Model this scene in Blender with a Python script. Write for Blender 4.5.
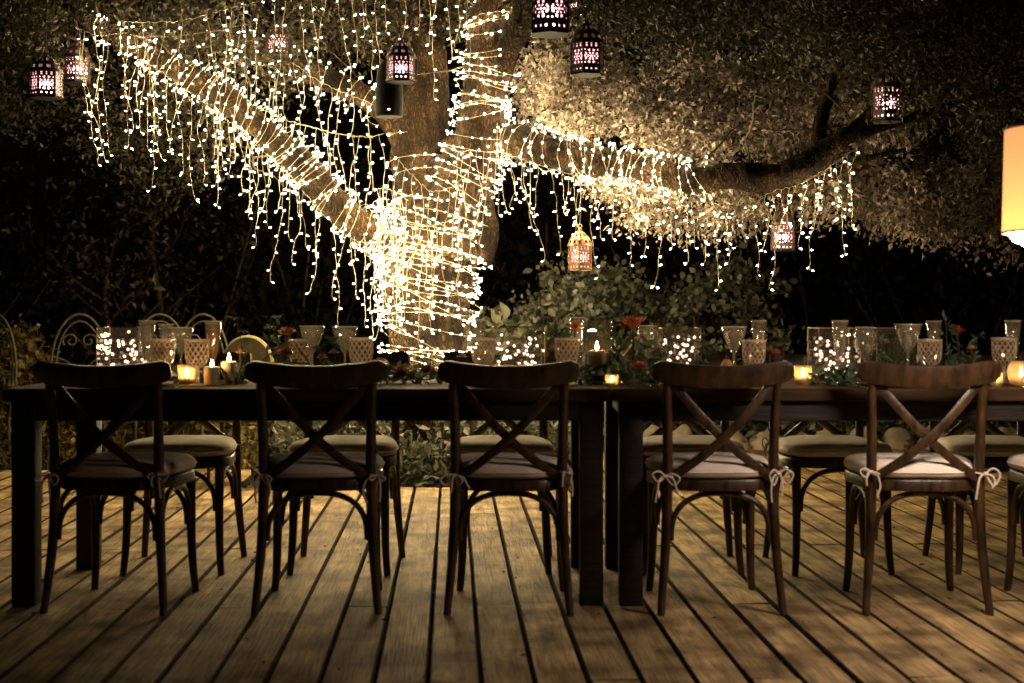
import bpy, bmesh, math, random
import numpy as np
from mathutils import Vector, Matrix, noise

for o in list(bpy.data.objects):
    bpy.data.objects.remove(o)
S = bpy.context.scene
COL = S.collection
R = math.radians
PI = math.pi

# ------------------------------------------------------------------ camera
HZ, F, CAMZ = 313.0, 1422.0, 1.05
cd = bpy.data.cameras.new('camera')
cam = bpy.data.objects.new('camera', cd)
COL.objects.link(cam)
cam.location = (0, 0, CAMZ)
cam.rotation_euler = (R(90), 0, 0)
cd.sensor_width = 36
cd.lens = F / 1024 * 36
cd.shift_y = -(341.5 - HZ) / 1024
cd.clip_end = 400
cd.clip_start = 0.05
cd.dof.use_dof = True
cd.dof.focus_distance = 7.8
cd.dof.aperture_fstop = 3.0
S.camera = cam

# ------------------------------------------------------------------ night sky
w = bpy.data.worlds.new('World')
S.world = w
w.use_nodes = True
nt = w.node_tree
bg = nt.nodes['Background']
sky = nt.nodes.new('ShaderNodeTexSky')
sky.sky_type = 'NISHITA'
sky.sun_disc = False
sky.sun_elevation = R(1.0)
sky.sun_rotation = R(200)
nt.links.new(sky.outputs[0], bg.inputs[0])
bg.inputs[1].default_value = 0.0007

S.view_settings.view_transform = 'Standard'
S.view_settings.look = 'None'
S.view_settings.exposure = 0.0
S.view_settings.gamma = 1.0
S.view_settings.use_curve_mapping = False
S.cycles.use_denoising = True
S.cycles.max_bounces = 6
S.cycles.transparent_max_bounces = 16
S.cycles.sample_clamp_indirect = 4.0
S.cycles.sample_clamp_direct = 0.0
S.cycles.caustics_reflective = False
S.cycles.caustics_refractive = False
S.cycles.use_light_tree = True

BULB = 560.0            # radiance of a string bulb
WARM = (1.0, 0.74, 0.385)
LAMP_W = 78.0           # pendant lamp

# ------------------------------------------------------------------ helpers
def W(px, py, D):
    """the point D metres in front of the camera that the photograph shows at px, py"""
    return Vector(((px - 512) / F * D, D, CAMZ - (py - HZ) / F * D))

rng = np.random.default_rng(7)
random.seed(7)

class MB:
    def __init__(s):
        s.v = []; s.f = []; s.mi = []; s.m = 0
    def add(s, vs, fs):
        b = len(s.v)
        s.v.extend([tuple(v) for v in vs])
        s.f.extend([tuple(i + b for i in f) for f in fs])
        s.mi.extend([s.m] * len(fs))
        return s
    def box(s, c, d, rot=None, bev=0.0, seg=2):
        bm = bmesh.new()
        bmesh.ops.create_cube(bm, size=1)
        for v in bm.verts:
            v.co = Vector((v.co.x * d[0], v.co.y * d[1], v.co.z * d[2]))
        if bev > 0:
            bmesh.ops.bevel(bm, geom=list(bm.edges), offset=bev, segments=seg, affect='EDGES', profile=0.5)
        if rot is not None:
            for v in bm.verts: v.co = rot @ v.co
        bm.verts.index_update()
        s.add([v.co + Vector(c) for v in bm.verts], [[v.index for v in f.verts] for f in bm.faces])
        bm.free(); return s
    def tube(s, pts, rad, n=8, cap=True, disp=None, closed=False):
        pts = [Vector(p) for p in pts]
        k = len(pts)
        if not hasattr(rad, '__len__'): rad = [rad] * k
        T = []
        for i in range(k):
            if closed: t = pts[(i + 1) % k] - pts[i - 1]
            else: t = pts[min(i + 1, k - 1)] - pts[max(i - 1, 0)]
            T.append(t.normalized() if t.length > 1e-9 else Vector((0, 0, 1)))
        ref = Vector((0, 0, 1)) if abs(T[0].z) < 0.9 else Vector((1, 0, 0))
        u = T[0].cross(ref).normalized()
        vs = []
        for i in range(k):
            u = (u - T[i] * u.dot(T[i]))
            u = u.normalized() if u.length > 1e-6 else T[i].orthogonal().normalized()
            b = T[i].cross(u)
            for j in range(n):
                a = 2 * PI * j / n
                d = u * math.cos(a) + b * math.sin(a)
                p = pts[i] + d * rad[i]
                if disp: p = p + d * disp(p)
                vs.append(p)
        fs = []
        for i in range(k if closed else k - 1):
            for j in range(n):
                a, b2 = i * n + j, i * n + (j + 1) % n
                c2, d2 = ((i + 1) % k) * n + (j + 1) % n, ((i + 1) % k) * n + j
                fs.append((a, b2, c2, d2))
        if cap and not closed:
            fs.append(tuple(range(n))[::-1])
            fs.append(tuple((k - 1) * n + j for j in range(n)))
        return s.add(vs, fs)
    def bar(s, pts, ups, wd, th, r=0.3):
        """sweep a rounded rectangle: wd along up-vector, th across"""
        pts = [Vector(p) for p in pts]; k = len(pts)
        if not hasattr(wd, '__len__'): wd = [wd] * k
        if not hasattr(th, '__len__'): th = [th] * k
        if isinstance(ups, (tuple, Vector)): ups = [Vector(ups)] * k
        q = 0.5 - r * 0.5
        prof = [(-.5, -q), (-.5, q), (-q, .5), (q, .5), (.5, q), (.5, -q), (q, -.5), (-q, -.5)]
        vs = []
        for i in range(k):
            t = (pts[min(i + 1, k - 1)] - pts[max(i - 1, 0)]).normalized()
            up = (ups[i] - t * ups[i].dot(t)).normalized()
            sd = t.cross(up)
            for (x, y) in prof:
                vs.append(pts[i] + up * (x * wd[i]) + sd * (y * th[i]))
        n = 8; fs = []
        for i in range(k - 1):
            for j in range(n):
                fs.append((i * n + j, i * n + (j + 1) % n, (i + 1) * n + (j + 1) % n, (i + 1) * n + j))
        fs.append(tuple(range(n))[::-1]); fs.append(tuple((k - 1) * n + j for j in range(n)))
        return s.add(vs, fs)
    def lathe(s, prof, n=20, c=(0, 0, 0), mod=None, cap0=False, cap1=False):
        vs = []
        for i, (r, z) in enumerate(prof):
            for j in range(n):
                a = 2 * PI * j / n
                rr = r * (mod(a, z) if mod else 1)
                vs.append((c[0] + rr * math.cos(a), c[1] + rr * math.sin(a), c[2] + z))
        fs = []
        for i in range(len(prof) - 1):
            for j in range(n):
                fs.append((i * n + j, i * n + (j + 1) % n, (i + 1) * n + (j + 1) % n, (i + 1) * n + j))
        if cap0: fs.append(tuple(range(n))[::-1])
        if cap1: fs.append(tuple((len(prof) - 1) * n + j for j in range(n)))
        return s.add(vs, fs)
    def mesh(s, name, mats, smooth=True, origin=(0, 0, 0)):
        me = bpy.data.meshes.new(name)
        o = Vector(origin)
        me.from_pydata([Vector(v) - o for v in s.v], [], s.f)
        for m in (mats if isinstance(mats, (list, tuple)) else [mats]): me.materials.append(m)
        if s.mi and max(s.mi) > 0: me.polygons.foreach_set('material_index', s.mi)
        if smooth:
            me.polygons.foreach_set('use_smooth', [True] * len(me.polygons))
            if smooth != 'all': me.set_sharp_from_angle(angle=R(40))
        me.update(); return me
    def build(s, name, mats, parent=None, origin=(0, 0, 0), smooth=True, loc=None):
        o = bpy.data.objects.new(name, s.mesh(name, mats, smooth, origin))
        COL.objects.link(o)
        if parent is not None: o.parent = parent
        o.location = loc if loc is not None else origin
        return o

def np_obj(name, V, Fc, mat, parent=None, origin=None, smooth=False):
    V = np.asarray(V, dtype=np.float32); Fc = np.asarray(Fc, dtype=np.int32)
    if origin is not None: V = V - np.array(origin, dtype=np.float32)
    me = bpy.data.meshes.new(name)
    me.vertices.add(len(V)); me.vertices.foreach_set('co', V.ravel())
    k = Fc.shape[1]
    me.loops.add(Fc.size); me.loops.foreach_set('vertex_index', Fc.ravel())
    me.polygons.add(len(Fc)); me.polygons.foreach_set('loop_start', np.arange(len(Fc), dtype=np.int32) * k)
    me.polygons.foreach_set('use_smooth', np.full(len(Fc), smooth))
    me.update(calc_edges=True)
    me.materials.append(mat)
    o = bpy.data.objects.new(name, me); COL.objects.link(o)
    if parent is not None: o.parent = parent
    if origin is not None: o.location = origin
    return o

def tag(o, label=None, cat=None, group=None, kind=None):
    if label: o['label'] = label
    if cat: o['category'] = cat
    if group: o['group'] = group
    if kind: o['kind'] = kind
    return o

def thing(name, label, cat, loc=(0, 0, 0), rz=0.0, group=None):
    o = bpy.data.objects.new(name, None); COL.objects.link(o)
    o.location = loc; o.rotation_euler = (0, 0, rz); o.empty_display_size = 0.1
    return tag(o, label, cat, group)

def kids(o): return [c for c in ALLKIDS.get(o, [])]
def copy_tree(o, parent=None):
    c = o.copy(); COL.objects.link(c)
    if parent is not None: c.parent = parent
    for ch in list(o.children): copy_tree(ch, c)
    return c

def catmull(pts, n):
    """n points along a smooth curve through pts (any tuple length)"""
    P = np.array([list(p) for p in pts], float); k = len(P)
    out = []
    for i in range(n):
        t = i / (n - 1) * (k - 1); a = min(int(t), k - 2); u = t - a
        p0, p1, p2, p3 = P[max(a - 1, 0)], P[a], P[a + 1], P[min(a + 2, k - 1)]
        out.append(0.5 * (2 * p1 + (p2 - p0) * u + (2 * p0 - 5 * p1 + 4 * p2 - p3) * u * u + (3 * p1 - p0 - 3 * p2 + p3) * u ** 3))
    return np.array(out)

# ------------------------------------------------------------------ materials
def new_mat(name):
    m = bpy.data.materials.new(name); m.use_nodes = True
    nt = m.node_tree; b = nt.nodes['Principled BSDF']
    return m, nt, b

def pm(name, c1, c2=None, rough=0.6, metal=0.0, scale=8.0, stretch=(1, 1, 1), bump=0.0, bscale=None, rot=(0, 0, 0), island=0.0, detail=6, spec=0.5, bdist=.01):
    m, nt, b = new_mat(name)
    b.inputs['Roughness'].default_value = rough
    b.inputs['Metallic'].default_value = metal
    b.inputs['Specular IOR Level'].default_value = spec
    L = nt.links.new
    tc = nt.nodes.new('ShaderNodeTexCoord'); mp = nt.nodes.new('ShaderNodeMapping')
    mp.inputs['Scale'].default_value = stretch; mp.inputs['Rotation'].default_value = rot
    L(tc.outputs['Object'], mp.inputs[0])
    nz = nt.nodes.new('ShaderNodeTexNoise'); nz.inputs['Scale'].default_value = scale; nz.inputs['Detail'].default_value = detail
    L(mp.outputs[0], nz.inputs['Vector'])
    cr = nt.nodes.new('ShaderNodeValToRGB')
    cr.color_ramp.elements[0].position = 0.3; cr.color_ramp.elements[1].position = 0.7
    cr.color_ramp.elements[0].color = (*c1, 1); cr.color_ramp.elements[1].color = (*(c2 or c1), 1)
    L(nz.outputs[0], cr.inputs[0])
    out = cr.outputs[0]
    if island > 0:
        g = nt.nodes.new('ShaderNodeNewGeometry'); hs = nt.nodes.new('ShaderNodeHueSaturation')
        mr = nt.nodes.new('ShaderNodeMapRange'); mr.inputs[3].default_value = 1 - island; mr.inputs[4].default_value = 1 + island
        L(g.outputs['Random Per Island'], mr.inputs[0]); L(mr.outputs[0], hs.inputs['Value']); L(out, hs.inputs['Color'])
        out = hs.outputs[0]
    L(out, b.inputs['Base Color'])
    if bump > 0:
        nb = nt.nodes.new('ShaderNodeTexNoise'); nb.inputs['Scale'].default_value = bscale or scale * 3; nb.inputs['Detail'].default_value = 5
        L(mp.outputs[0], nb.inputs['Vector'])
        bp = nt.nodes.new('ShaderNodeBump'); bp.inputs['Strength'].default_value = bump; bp.inputs['Distance'].default_value = bdist
        L(nb.outputs[0], bp.inputs['Height']); L(bp.outputs[0], b.inputs['Normal'])
    return m

def leaf_mat(name, c1, c2, trans=0.35, rough=0.5, spec=.15):
    m, nt, b = new_mat(name); L = nt.links.new
    g = nt.nodes.new('ShaderNodeNewGeometry'); cr = nt.nodes.new('ShaderNodeValToRGB')
    cr.color_ramp.elements[0].color = (*c1, 1); cr.color_ramp.elements[1].color = (*c2, 1)
    L(g.outputs['Random Per Island'], cr.inputs[0]); L(cr.outputs[0], b.inputs['Base Color'])
    b.inputs['Roughness'].default_value = rough; b.inputs['Specular IOR Level'].default_value = spec
    t = nt.nodes.new('ShaderNodeBsdfTranslucent'); L(cr.outputs[0], t.inputs[0])
    mx = nt.nodes.new('ShaderNodeMixShader'); mx.inputs[0].default_value = trans
    L(b.outputs[0], mx.inputs[1]); L(t.outputs[0], mx.inputs[2]); L(mx.outputs[0], nt.nodes['Material Output'].inputs[0])
    return m

def emit(name, col, st, sampling='AUTO'):
    m, nt, b = new_mat(name); nt.nodes.remove(b)
    e = nt.nodes.new('ShaderNodeEmission'); e.inputs[0].default_value = (*col, 1); e.inputs[1].default_value = st
    nt.links.new(e.outputs[0], nt.nodes['Material Output'].inputs[0])
    m.cycles.emission_sampling = sampling
    return m

def glass_mat(name, tint=(.96, .97, .95), gloss=0.12, rough=0.03, body=0.0, bodycol=(.8, .7, .6)):
    """thin blown glass: clear through, mirror at grazing angles, a little body"""
    m, nt, b = new_mat(name); nt.nodes.remove(b); L = nt.links.new
    tr = nt.nodes.new('ShaderNodeBsdfTransparent'); tr.inputs[0].default_value = (*tint, 1)
    gl = nt.nodes.new('ShaderNodeBsdfGlossy'); gl.inputs['Roughness'].default_value = rough
    lw = nt.nodes.new('ShaderNodeLayerWeight'); lw.inputs[0].default_value = 0.25
    mr = nt.nodes.new('ShaderNodeMapRange'); mr.inputs[3].default_value = gloss * 0.5; mr.inputs[4].default_value = min(1, gloss * 6)
    L(lw.outputs['Facing'], mr.inputs[0])
    mx = nt.nodes.new('ShaderNodeMixShader'); L(mr.outputs[0], mx.inputs[0]); L(tr.outputs[0], mx.inputs[1]); L(gl.outputs[0], mx.inputs[2])
    last = mx
    if body > 0:
        d = nt.nodes.new('ShaderNodeBsdfDiffuse'); d.inputs[0].default_value = (*bodycol, 1)
        t2 = nt.nodes.new('ShaderNodeBsdfTranslucent'); t2.inputs[0].default_value = (*bodycol, 1)
        m1 = nt.nodes.new('ShaderNodeMixShader'); m1.inputs[0].default_value = 0.6; L(d.outputs[0], m1.inputs[1]); L(t2.outputs[0], m1.inputs[2])
        m2 = nt.nodes.new('ShaderNodeMixShader'); m2.inputs[0].default_value = body; L(mx.outputs[0], m2.inputs[1]); L(m1.outputs[0], m2.inputs[2])
        last = m2
    L(last.outputs[0], nt.nodes['Material Output'].inputs[0])
    return m

M = {}
M['chair'] = pm('dark stained beech', (.010, .005, .002), (.080, .043, .018), rough=.36, scale=7, stretch=(5, 5, 1.6), bump=.15, bscale=30)
M['table'] = pm('dark oiled oak', (.005, .003, .0015), (.017, .0095, .005), rough=.6, scale=3, stretch=(.8, 7, 7), bump=.3, bscale=9)
M['tabletop'] = pm('worn oak top', (.025, .014, .007), (.075, .046, .025), rough=.75, spec=.12, scale=3, stretch=(.8, 8, 8), bump=.3, bscale=9)
M['linen'] = pm('oatmeal linen', (.80, .73, .62), (.86, .79, .68), rough=.9, scale=30, bump=.25, bscale=260, spec=.1)
M['tie'] = pm('linen tape', (.70, .60, .52), (.78, .68, .6), rough=.9, scale=60, spec=.1)
M['caning'] = pm('woven cane', (.16, .09, .04), (.25, .15, .07), rough=.6, scale=90, bump=.3)
M['bark'] = pm('oak bark', (.008, .0055, .003), (.060, .041, .022), rough=.95, scale=13, stretch=(1, 1, .42), bump=1.0, bscale=24, detail=11, spec=.1, bdist=.035)
def bark_mat():
    m, nt, b = new_mat('cracked oak bark'); L = nt.links.new; N = nt.nodes.new
    tc = N('ShaderNodeTexCoord'); mp = N('ShaderNodeMapping'); mp.inputs['Scale'].default_value = (1, 1, .38); L(tc.outputs['Object'], mp.inputs[0])
    nz = N('ShaderNodeTexNoise'); nz.inputs['Scale'].default_value = 7; nz.inputs['Detail'].default_value = 8; L(mp.outputs[0], nz.inputs['Vector'])
    wv = N('ShaderNodeVectorMath'); wv.operation = 'MULTIPLY_ADD'; L(nz.outputs['Color'], wv.inputs[0]); wv.inputs[1].default_value = (.22, .22, .22); L(mp.outputs[0], wv.inputs[2])
    vo = N('ShaderNodeTexVoronoi'); vo.feature = 'DISTANCE_TO_EDGE'; vo.inputs['Scale'].default_value = 46; L(wv.outputs[0], vo.inputs['Vector'])
    cr = N('ShaderNodeValToRGB'); e = cr.color_ramp.elements
    e[0].position = .0; e[0].color = (.22, .20, .18, 1); e[1].position = .30; e[1].color = (1, 1, 1, 1); L(vo.outputs['Distance'], cr.inputs[0])
    c2 = N('ShaderNodeValToRGB'); e = c2.color_ramp.elements
    e[0].position = .36; e[0].color = (.010, .0062, .0032, 1); e[1].position = .64; e[1].color = (.088, .056, .029, 1); L(nz.outputs[0], c2.inputs[0])
    mx = N('ShaderNodeMix'); mx.data_type = 'RGBA'; mx.blend_type = 'MULTIPLY'; mx.inputs[0].default_value = .9
    L(c2.outputs[0], mx.inputs[6]); L(cr.outputs[0], mx.inputs[7]); L(mx.outputs[2], b.inputs['Base Color'])
    b.inputs['Roughness'].default_value = .95; b.inputs['Specular IOR Level'].default_value = .1
    bp = N('ShaderNodeBump'); bp.inputs['Strength'].default_value = 1; bp.inputs['Distance'].default_value = .03
    L(cr.outputs[0], bp.inputs['Height']); L(bp.outputs[0], b.inputs['Normal'])
    return m
M['bark'] = bark_mat()
M['white_petal'] = pm('cream petal', (.62, .55, .42), (.72, .64, .5), rough=.7, scale=20)
M['twig'] = pm('twig bark', (.022, .014, .008), (.06, .042, .024), rough=.9, scale=12, bump=.5)
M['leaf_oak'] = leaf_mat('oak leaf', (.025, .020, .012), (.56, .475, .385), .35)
M['leaf_shaded'] = leaf_mat('shade-toned oak leaf', (.004, .0035, .0016), (.052, .044, .025), .2)  # oak leaf colour darkened to stand for the crown's unlit parts; saplings share it
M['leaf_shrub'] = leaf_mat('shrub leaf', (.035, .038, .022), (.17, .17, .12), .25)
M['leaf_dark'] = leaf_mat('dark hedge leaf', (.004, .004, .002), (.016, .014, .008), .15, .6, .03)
M['leaf_gold'] = leaf_mat('yellowing leaf', (.06, .045, .014), (.22, .16, .06), .3)
M['leaf_green'] = leaf_mat('eucalyptus leaf', (.05, .085, .045), (.13, .18, .11), .2)
M['soil'] = pm('dark soil', (.03, .02, .012), (.07, .05, .03), rough=1, scale=14, bump=.8, bscale=40)
M['stone'] = pm('field stone', (.20, .16, .11), (.38, .31, .22), rough=.85, scale=6, bump=.6, bscale=20)
M['wire'] = pm('pale light cable', (.20, .175, .12), (.25, .22, .15), rough=.45, scale=20)
M['bulb'] = emit('lit warm bulb', WARM, BULB)
M['bulb_dim'] = emit('lit warm bulb, weak', (1.0, .72, .34), BULB * .3)
M['bulb_hot'] = emit('lit warm bulb, strong', (1.0, .80, .46), BULB * 1.5)
M['fairy'] = emit('lit fairy bulb', (1.0, .60, .44), 5.0)
M['flame'] = emit('candle flame', (1.0, .62, .25), 170.0)
M['core'] = emit('lantern glow', (1.0, .72, .70), 30.0)
def liner_mat():
    m, nt, b = new_mat('lit rose glass liner'); nt.nodes.remove(b); L = nt.links.new
    e = nt.nodes.new('ShaderNodeEmission'); e.inputs[0].default_value = (1.0, .46, .46, 1); e.inputs[1].default_value = 2.6
    tr = nt.nodes.new('ShaderNodeBsdfTransparent'); tr.inputs[0].default_value = (1, .9, .88, 1)
    mx = nt.nodes.new('ShaderNodeMixShader'); mx.inputs[0].default_value = .6
    L(tr.outputs[0], mx.inputs[1]); L(e.outputs[0], mx.inputs[2]); L(mx.outputs[0], nt.nodes['Material Output'].inputs[0])
    return m
M['liner'] = liner_mat()
M['diffuser'] = emit('lit white diffuser', (1.0, .76, .60), LAMP_W)
M['punched'] = pm('punched dark iron', (.028, .018, .016), (.06, .035, .025), rough=.5, metal=.6, scale=20)
M['copper'] = pm('punched copper', (.20, .10, .045), (.32, .17, .08), rough=.4, metal=.5, scale=16)
M['black'] = pm('matt black case', (.004, .0035, .003), (.007, .006, .005), rough=.8, scale=30, spec=.15)
M['iron'] = pm('rust brushed wrought iron', (.028, .025, .012), (.065, .056, .028), rough=.7, metal=.2, scale=30, bump=.3)
M['brass'] = pm('aged brass', (.30, .19, .07), (.45, .30, .13), rough=.4, metal=.9, scale=25)
M['glass'] = glass_mat('clear glass', gloss=.34, body=.09, bodycol=(.9, .78, .62))
M['pane'] = glass_mat('flat glass pane', gloss=.07, body=.012)
M['cut'] = glass_mat('rose cut glass', (.95, .88, .82), .45, .10, body=.34, bodycol=(1, .86, .72))
M['facet'] = glass_mat('cut glass facet', (.80, .70, .62), .25, .05, body=.06, bodycol=(.9, .65, .5))
M['rim'] = glass_mat('painted glint rim', (.95, .95, .9), .5, .05, body=.5, bodycol=(.95, .85, .7))  # pale body paints a bright glint along glass rims and feet
M['votive'] = glass_mat('frosted votive glass', (.9, .8, .65), .2, .12, body=.3, bodycol=(.95, .78, .55))
M['wax'] = pm('ivory wax', (.72, .56, .36), (.8, .64, .42), rough=.5, scale=8)
M['china'] = pm('glazed china', (.70, .66, .60), (.76, .72, .66), rough=.18, scale=5)
M['steel'] = pm('polished cutlery', (.65, .58, .46), (.72, .66, .54), rough=.2, metal=1, scale=9)
M['napkin'] = pm('soft napkin', (.55, .42, .33), (.66, .52, .42), rough=.95, scale=40, bump=.2, spec=.1)
M['red'] = pm('red petal', (.42, .05, .025), (.60, .12, .05), rough=.6, scale=25)
M['protea'] = pm('protea petal', (.60, .12, .05), (.80, .30, .14), rough=.6, scale=25)
M['peach'] = pm('peach petal', (.62, .26, .12), (.72, .38, .20), rough=.6, scale=18)
M['fruit'] = pm('pear skin', (.50, .23, .06), (.62, .34, .10), rough=.45, scale=14, bump=.1)
M['pink'] = pm('rose drink', (.55, .22, .16), (.62, .28, .2), rough=.3, scale=10)

# weathered deck
def deck_mat():
    m, nt, b = new_mat('weathered deck boards'); L = nt.links.new; N = nt.nodes.new
    tc = N('ShaderNodeTexCoord'); mp = N('ShaderNodeMapping')
    mp.inputs['Rotation'].default_value = (0, 0, R(-2.4)); L(tc.outputs['Object'], mp.inputs[0])
    g = N('ShaderNodeNewGeometry')
    off = N('ShaderNodeVectorMath'); off.operation = 'MULTIPLY_ADD'
    L(g.outputs['Random Per Island'], off.inputs[0]); off.inputs[1].default_value = (17, 31, 11); L(mp.outputs[0], off.inputs[2])
    st = N('ShaderNodeVectorMath'); st.operation = 'MULTIPLY'; L(off.outputs[0], st.inputs[0]); st.inputs[1].default_value = (15, 1.5, 10)
    n1 = N('ShaderNodeTexNoise'); n1.inputs['Scale'].default_value = 1.6; n1.inputs['Detail'].default_value = 8; n1.inputs['Distortion'].default_value = 0.8; L(st.outputs[0], n1.inputs['Vector'])
    n2 = N('ShaderNodeTexNoise'); n2.inputs['Scale'].default_value = 4.5; n2.inputs['Detail'].default_value = 6; L(mp.outputs[0], n2.inputs['Vector'])
    st3 = N('ShaderNodeVectorMath'); st3.operation = 'MULTIPLY'; L(off.outputs[0], st3.inputs[0]); st3.inputs[1].default_value = (7, 2.2, 5)
    n3 = N('ShaderNodeTexVoronoi'); n3.inputs['Scale'].default_value = 1.0; n3.inputs['Randomness'].default_value = 1; L(st3.outputs[0], n3.inputs['Vector'])
    cr = N('ShaderNodeValToRGB'); e = cr.color_ramp.elements
    e[0].position = .28; e[0].color = (.18, .125, .056, 1); e[1].position = .62; e[1].color = (.53, .385, .185, 1)
    L(n1.outputs[0], cr.inputs[0])
    c2 = N('ShaderNodeValToRGB'); e = c2.color_ramp.elements
    e[0].position = .36; e[0].color = (.34, .31, .28, 1); e[1].position = .60; e[1].color = (1, 1, 1, 1)
    L(n2.outputs[0], c2.inputs[0])
    c3 = N('ShaderNodeValToRGB'); e = c3.color_ramp.elements
    e[0].position = .02; e[0].color = (.25, .19, .14, 1); e[1].position = .09; e[1].color = (1, 1, 1, 1)
    L(n3.outputs['Distance'], c3.inputs[0])
    m1 = N('ShaderNodeMix'); m1.data_type = 'RGBA'; m1.blend_type = 'MULTIPLY'; m1.inputs[0].default_value = 1
    L(cr.outputs[0], m1.inputs[6]); L(c2.outputs[0], m1.inputs[7])
    m2 = N('ShaderNodeMix'); m2.data_type = 'RGBA'; m2.blend_type = 'MULTIPLY'; m2.inputs[0].default_value = 1
    L(m1.outputs[2], m2.inputs[6]); L(c3.outputs[0], m2.inputs[7])
    hs = N('ShaderNodeHueSaturation'); mr = N('ShaderNodeMapRange'); mr.inputs[3].default_value = .72; mr.inputs[4].default_value = 1.22
    L(g.outputs['Random Per Island'], mr.inputs[0]); L(mr.outputs[0], hs.inputs['Value']); L(m2.outputs[2], hs.inputs['Color'])
    L(hs.outputs[0], b.inputs['Base Color'])
    b.inputs['Roughness'].default_value = .75
    b.inputs['Specular IOR Level'].default_value = .22
    st4 = N('ShaderNodeVectorMath'); st4.operation = 'MULTIPLY'; L(off.outputs[0], st4.inputs[0]); st4.inputs[1].default_value = (70, 3.2, 20)
    n4 = N('ShaderNodeTexNoise'); n4.inputs['Scale'].default_value = 1.7; n4.inputs['Detail'].default_value = 5; L(st4.outputs[0], n4.inputs['Vector'])
    c4 = N('ShaderNodeValToRGB'); e = c4.color_ramp.elements
    e[0].position = .36; e[0].color = (.38, .34, .30, 1); e[1].position = .47; e[1].color = (1, 1, 1, 1); L(n4.outputs[0], c4.inputs[0])
    m3 = N('ShaderNodeMix'); m3.data_type = 'RGBA'; m3.blend_type = 'MULTIPLY'; m3.inputs[0].default_value = .55
    L(hs.outputs[0], m3.inputs[6]); L(c4.outputs[0], m3.inputs[7]); L(m3.outputs[2], b.inputs['Base Color'])
    bp = N('ShaderNodeBump'); bp.inputs['Strength'].default_value = .8; bp.inputs['Distance'].default_value = .006
    L(n4.outputs[0], bp.inputs['Height']); L(bp.outputs[0], b.inputs['Normal'])
    return m
M['deck'] = deck_mat()

# ================================================================== SETTING
# ground
mb = MB()
gn = 40
vs, fs = [], []
for i in range(gn + 1):
    for j in range(gn + 1):
        x = (i / gn - .5) * 120; y = -20 + j / gn * 140
        vs.append((x, y, -.16 + .03 * noise.noise(Vector((x * .5, y * .5, 0)))))
for i in range(gn):
    for j in range(gn):
        a = i * (gn + 1) + j; fs.append((a, a + gn + 1, a + gn + 2, a + 1))
mb.add(vs, fs)
tag(mb.build('ground', M['soil']), kind='structure')

# deck: boards slightly off square to the table
dvec = Vector((-60 / F, 1, 0)).normalized(); dside = Vector((dvec.y, -dvec.x, 0))
mb = MB()
BW, GAP = .1535, .0095
def deck_end(x):
    if x < -1.62: return 9.62
    if x < .50: return 8.58
    return 10.9
nails = MB()
for k in range(-48, 52):
    c = k * BW + .006
    o0 = dside * c
    xe = c - 60 / F * 8.6
    end = deck_end(xe)
    cuts = [0.6]
    cuts += [4.05, 6.38, 8.1] if k % 3 == 0 else ([5.1, 7.45] if k % 3 == 1 else [3.2, 6.38, 9.0])
    cuts = [t for t in cuts if t < end - .3] + [end]
    for a, b2 in zip(cuts[:-1], cuts[1:]):
        w2 = (BW - GAP) / 2; z0 = random.uniform(-.0025, .0015); tl = random.uniform(-.0018, .0018); sx = random.uniform(-.0012, .0012)
        prof = [(-w2, -.028), (-w2, -.006), (-w2 + .005, 0), (-w2 * .3, .0012), (w2 * .3, .0012), (w2 - .005, 0), (w2, -.006), (w2, -.028)]
        vs = []
        nseg = 5
        for s_ in range(nseg + 1):
            yy = a + .003 + (b2 - a - .006) * s_ / nseg
            wob = random.uniform(-.0012, .0012)
            p = o0 + dvec * yy
            for (u, z) in prof:
                vs.append(p + dside * (u + sx + wob) + Vector((0, 0, z + z0 + tl * u / w2)))
        n = len(prof); fs = []; mk = []
        for s_ in range(nseg):
            for j in range(n):
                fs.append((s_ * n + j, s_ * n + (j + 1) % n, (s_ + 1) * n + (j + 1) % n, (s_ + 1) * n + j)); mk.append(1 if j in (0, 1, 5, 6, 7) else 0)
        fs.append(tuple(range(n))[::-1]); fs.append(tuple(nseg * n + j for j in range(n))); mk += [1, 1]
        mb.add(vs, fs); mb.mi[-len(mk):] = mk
tag(mb.build('deck', [M['deck'], pm('gap-shade board edge', (.02, .014, .009), (.05, .036, .022), rough=.95, scale=20, spec=.05)]), kind='structure')  # board sides and chamfers coloured dark to stand for shade in the gaps
for k in range(-30, 30):
    for y in (3.7, 4.6, 5.5, 6.38, 7.3, 8.2):
        for o_ in (-.045, .045):
            q = dside * (k * BW + .006 + o_ + random.gauss(0, .003)) + dvec * (y + random.gauss(0, .012))
            nails.add([(q.x + .0035 * math.cos(a), q.y + .0035 * math.sin(a), .0022) for a in np.linspace(0, 2 * PI, 7)[:-1]], [tuple(range(6))])
tag(nails.build('deck_nails', pm('rusted nail', (.02, .012, .008), rough=.7)), kind='structure')
# joists under the boards
mb = MB()
for y in (1, 1.9, 2.8, 3.7, 4.6, 5.5, 6.38, 7.3, 8.2):
    mb.box((0.4, y, -.085), (15.2, .05, .11))
tag(mb.build('deck_joists', M['soil']), kind='structure')

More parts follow.
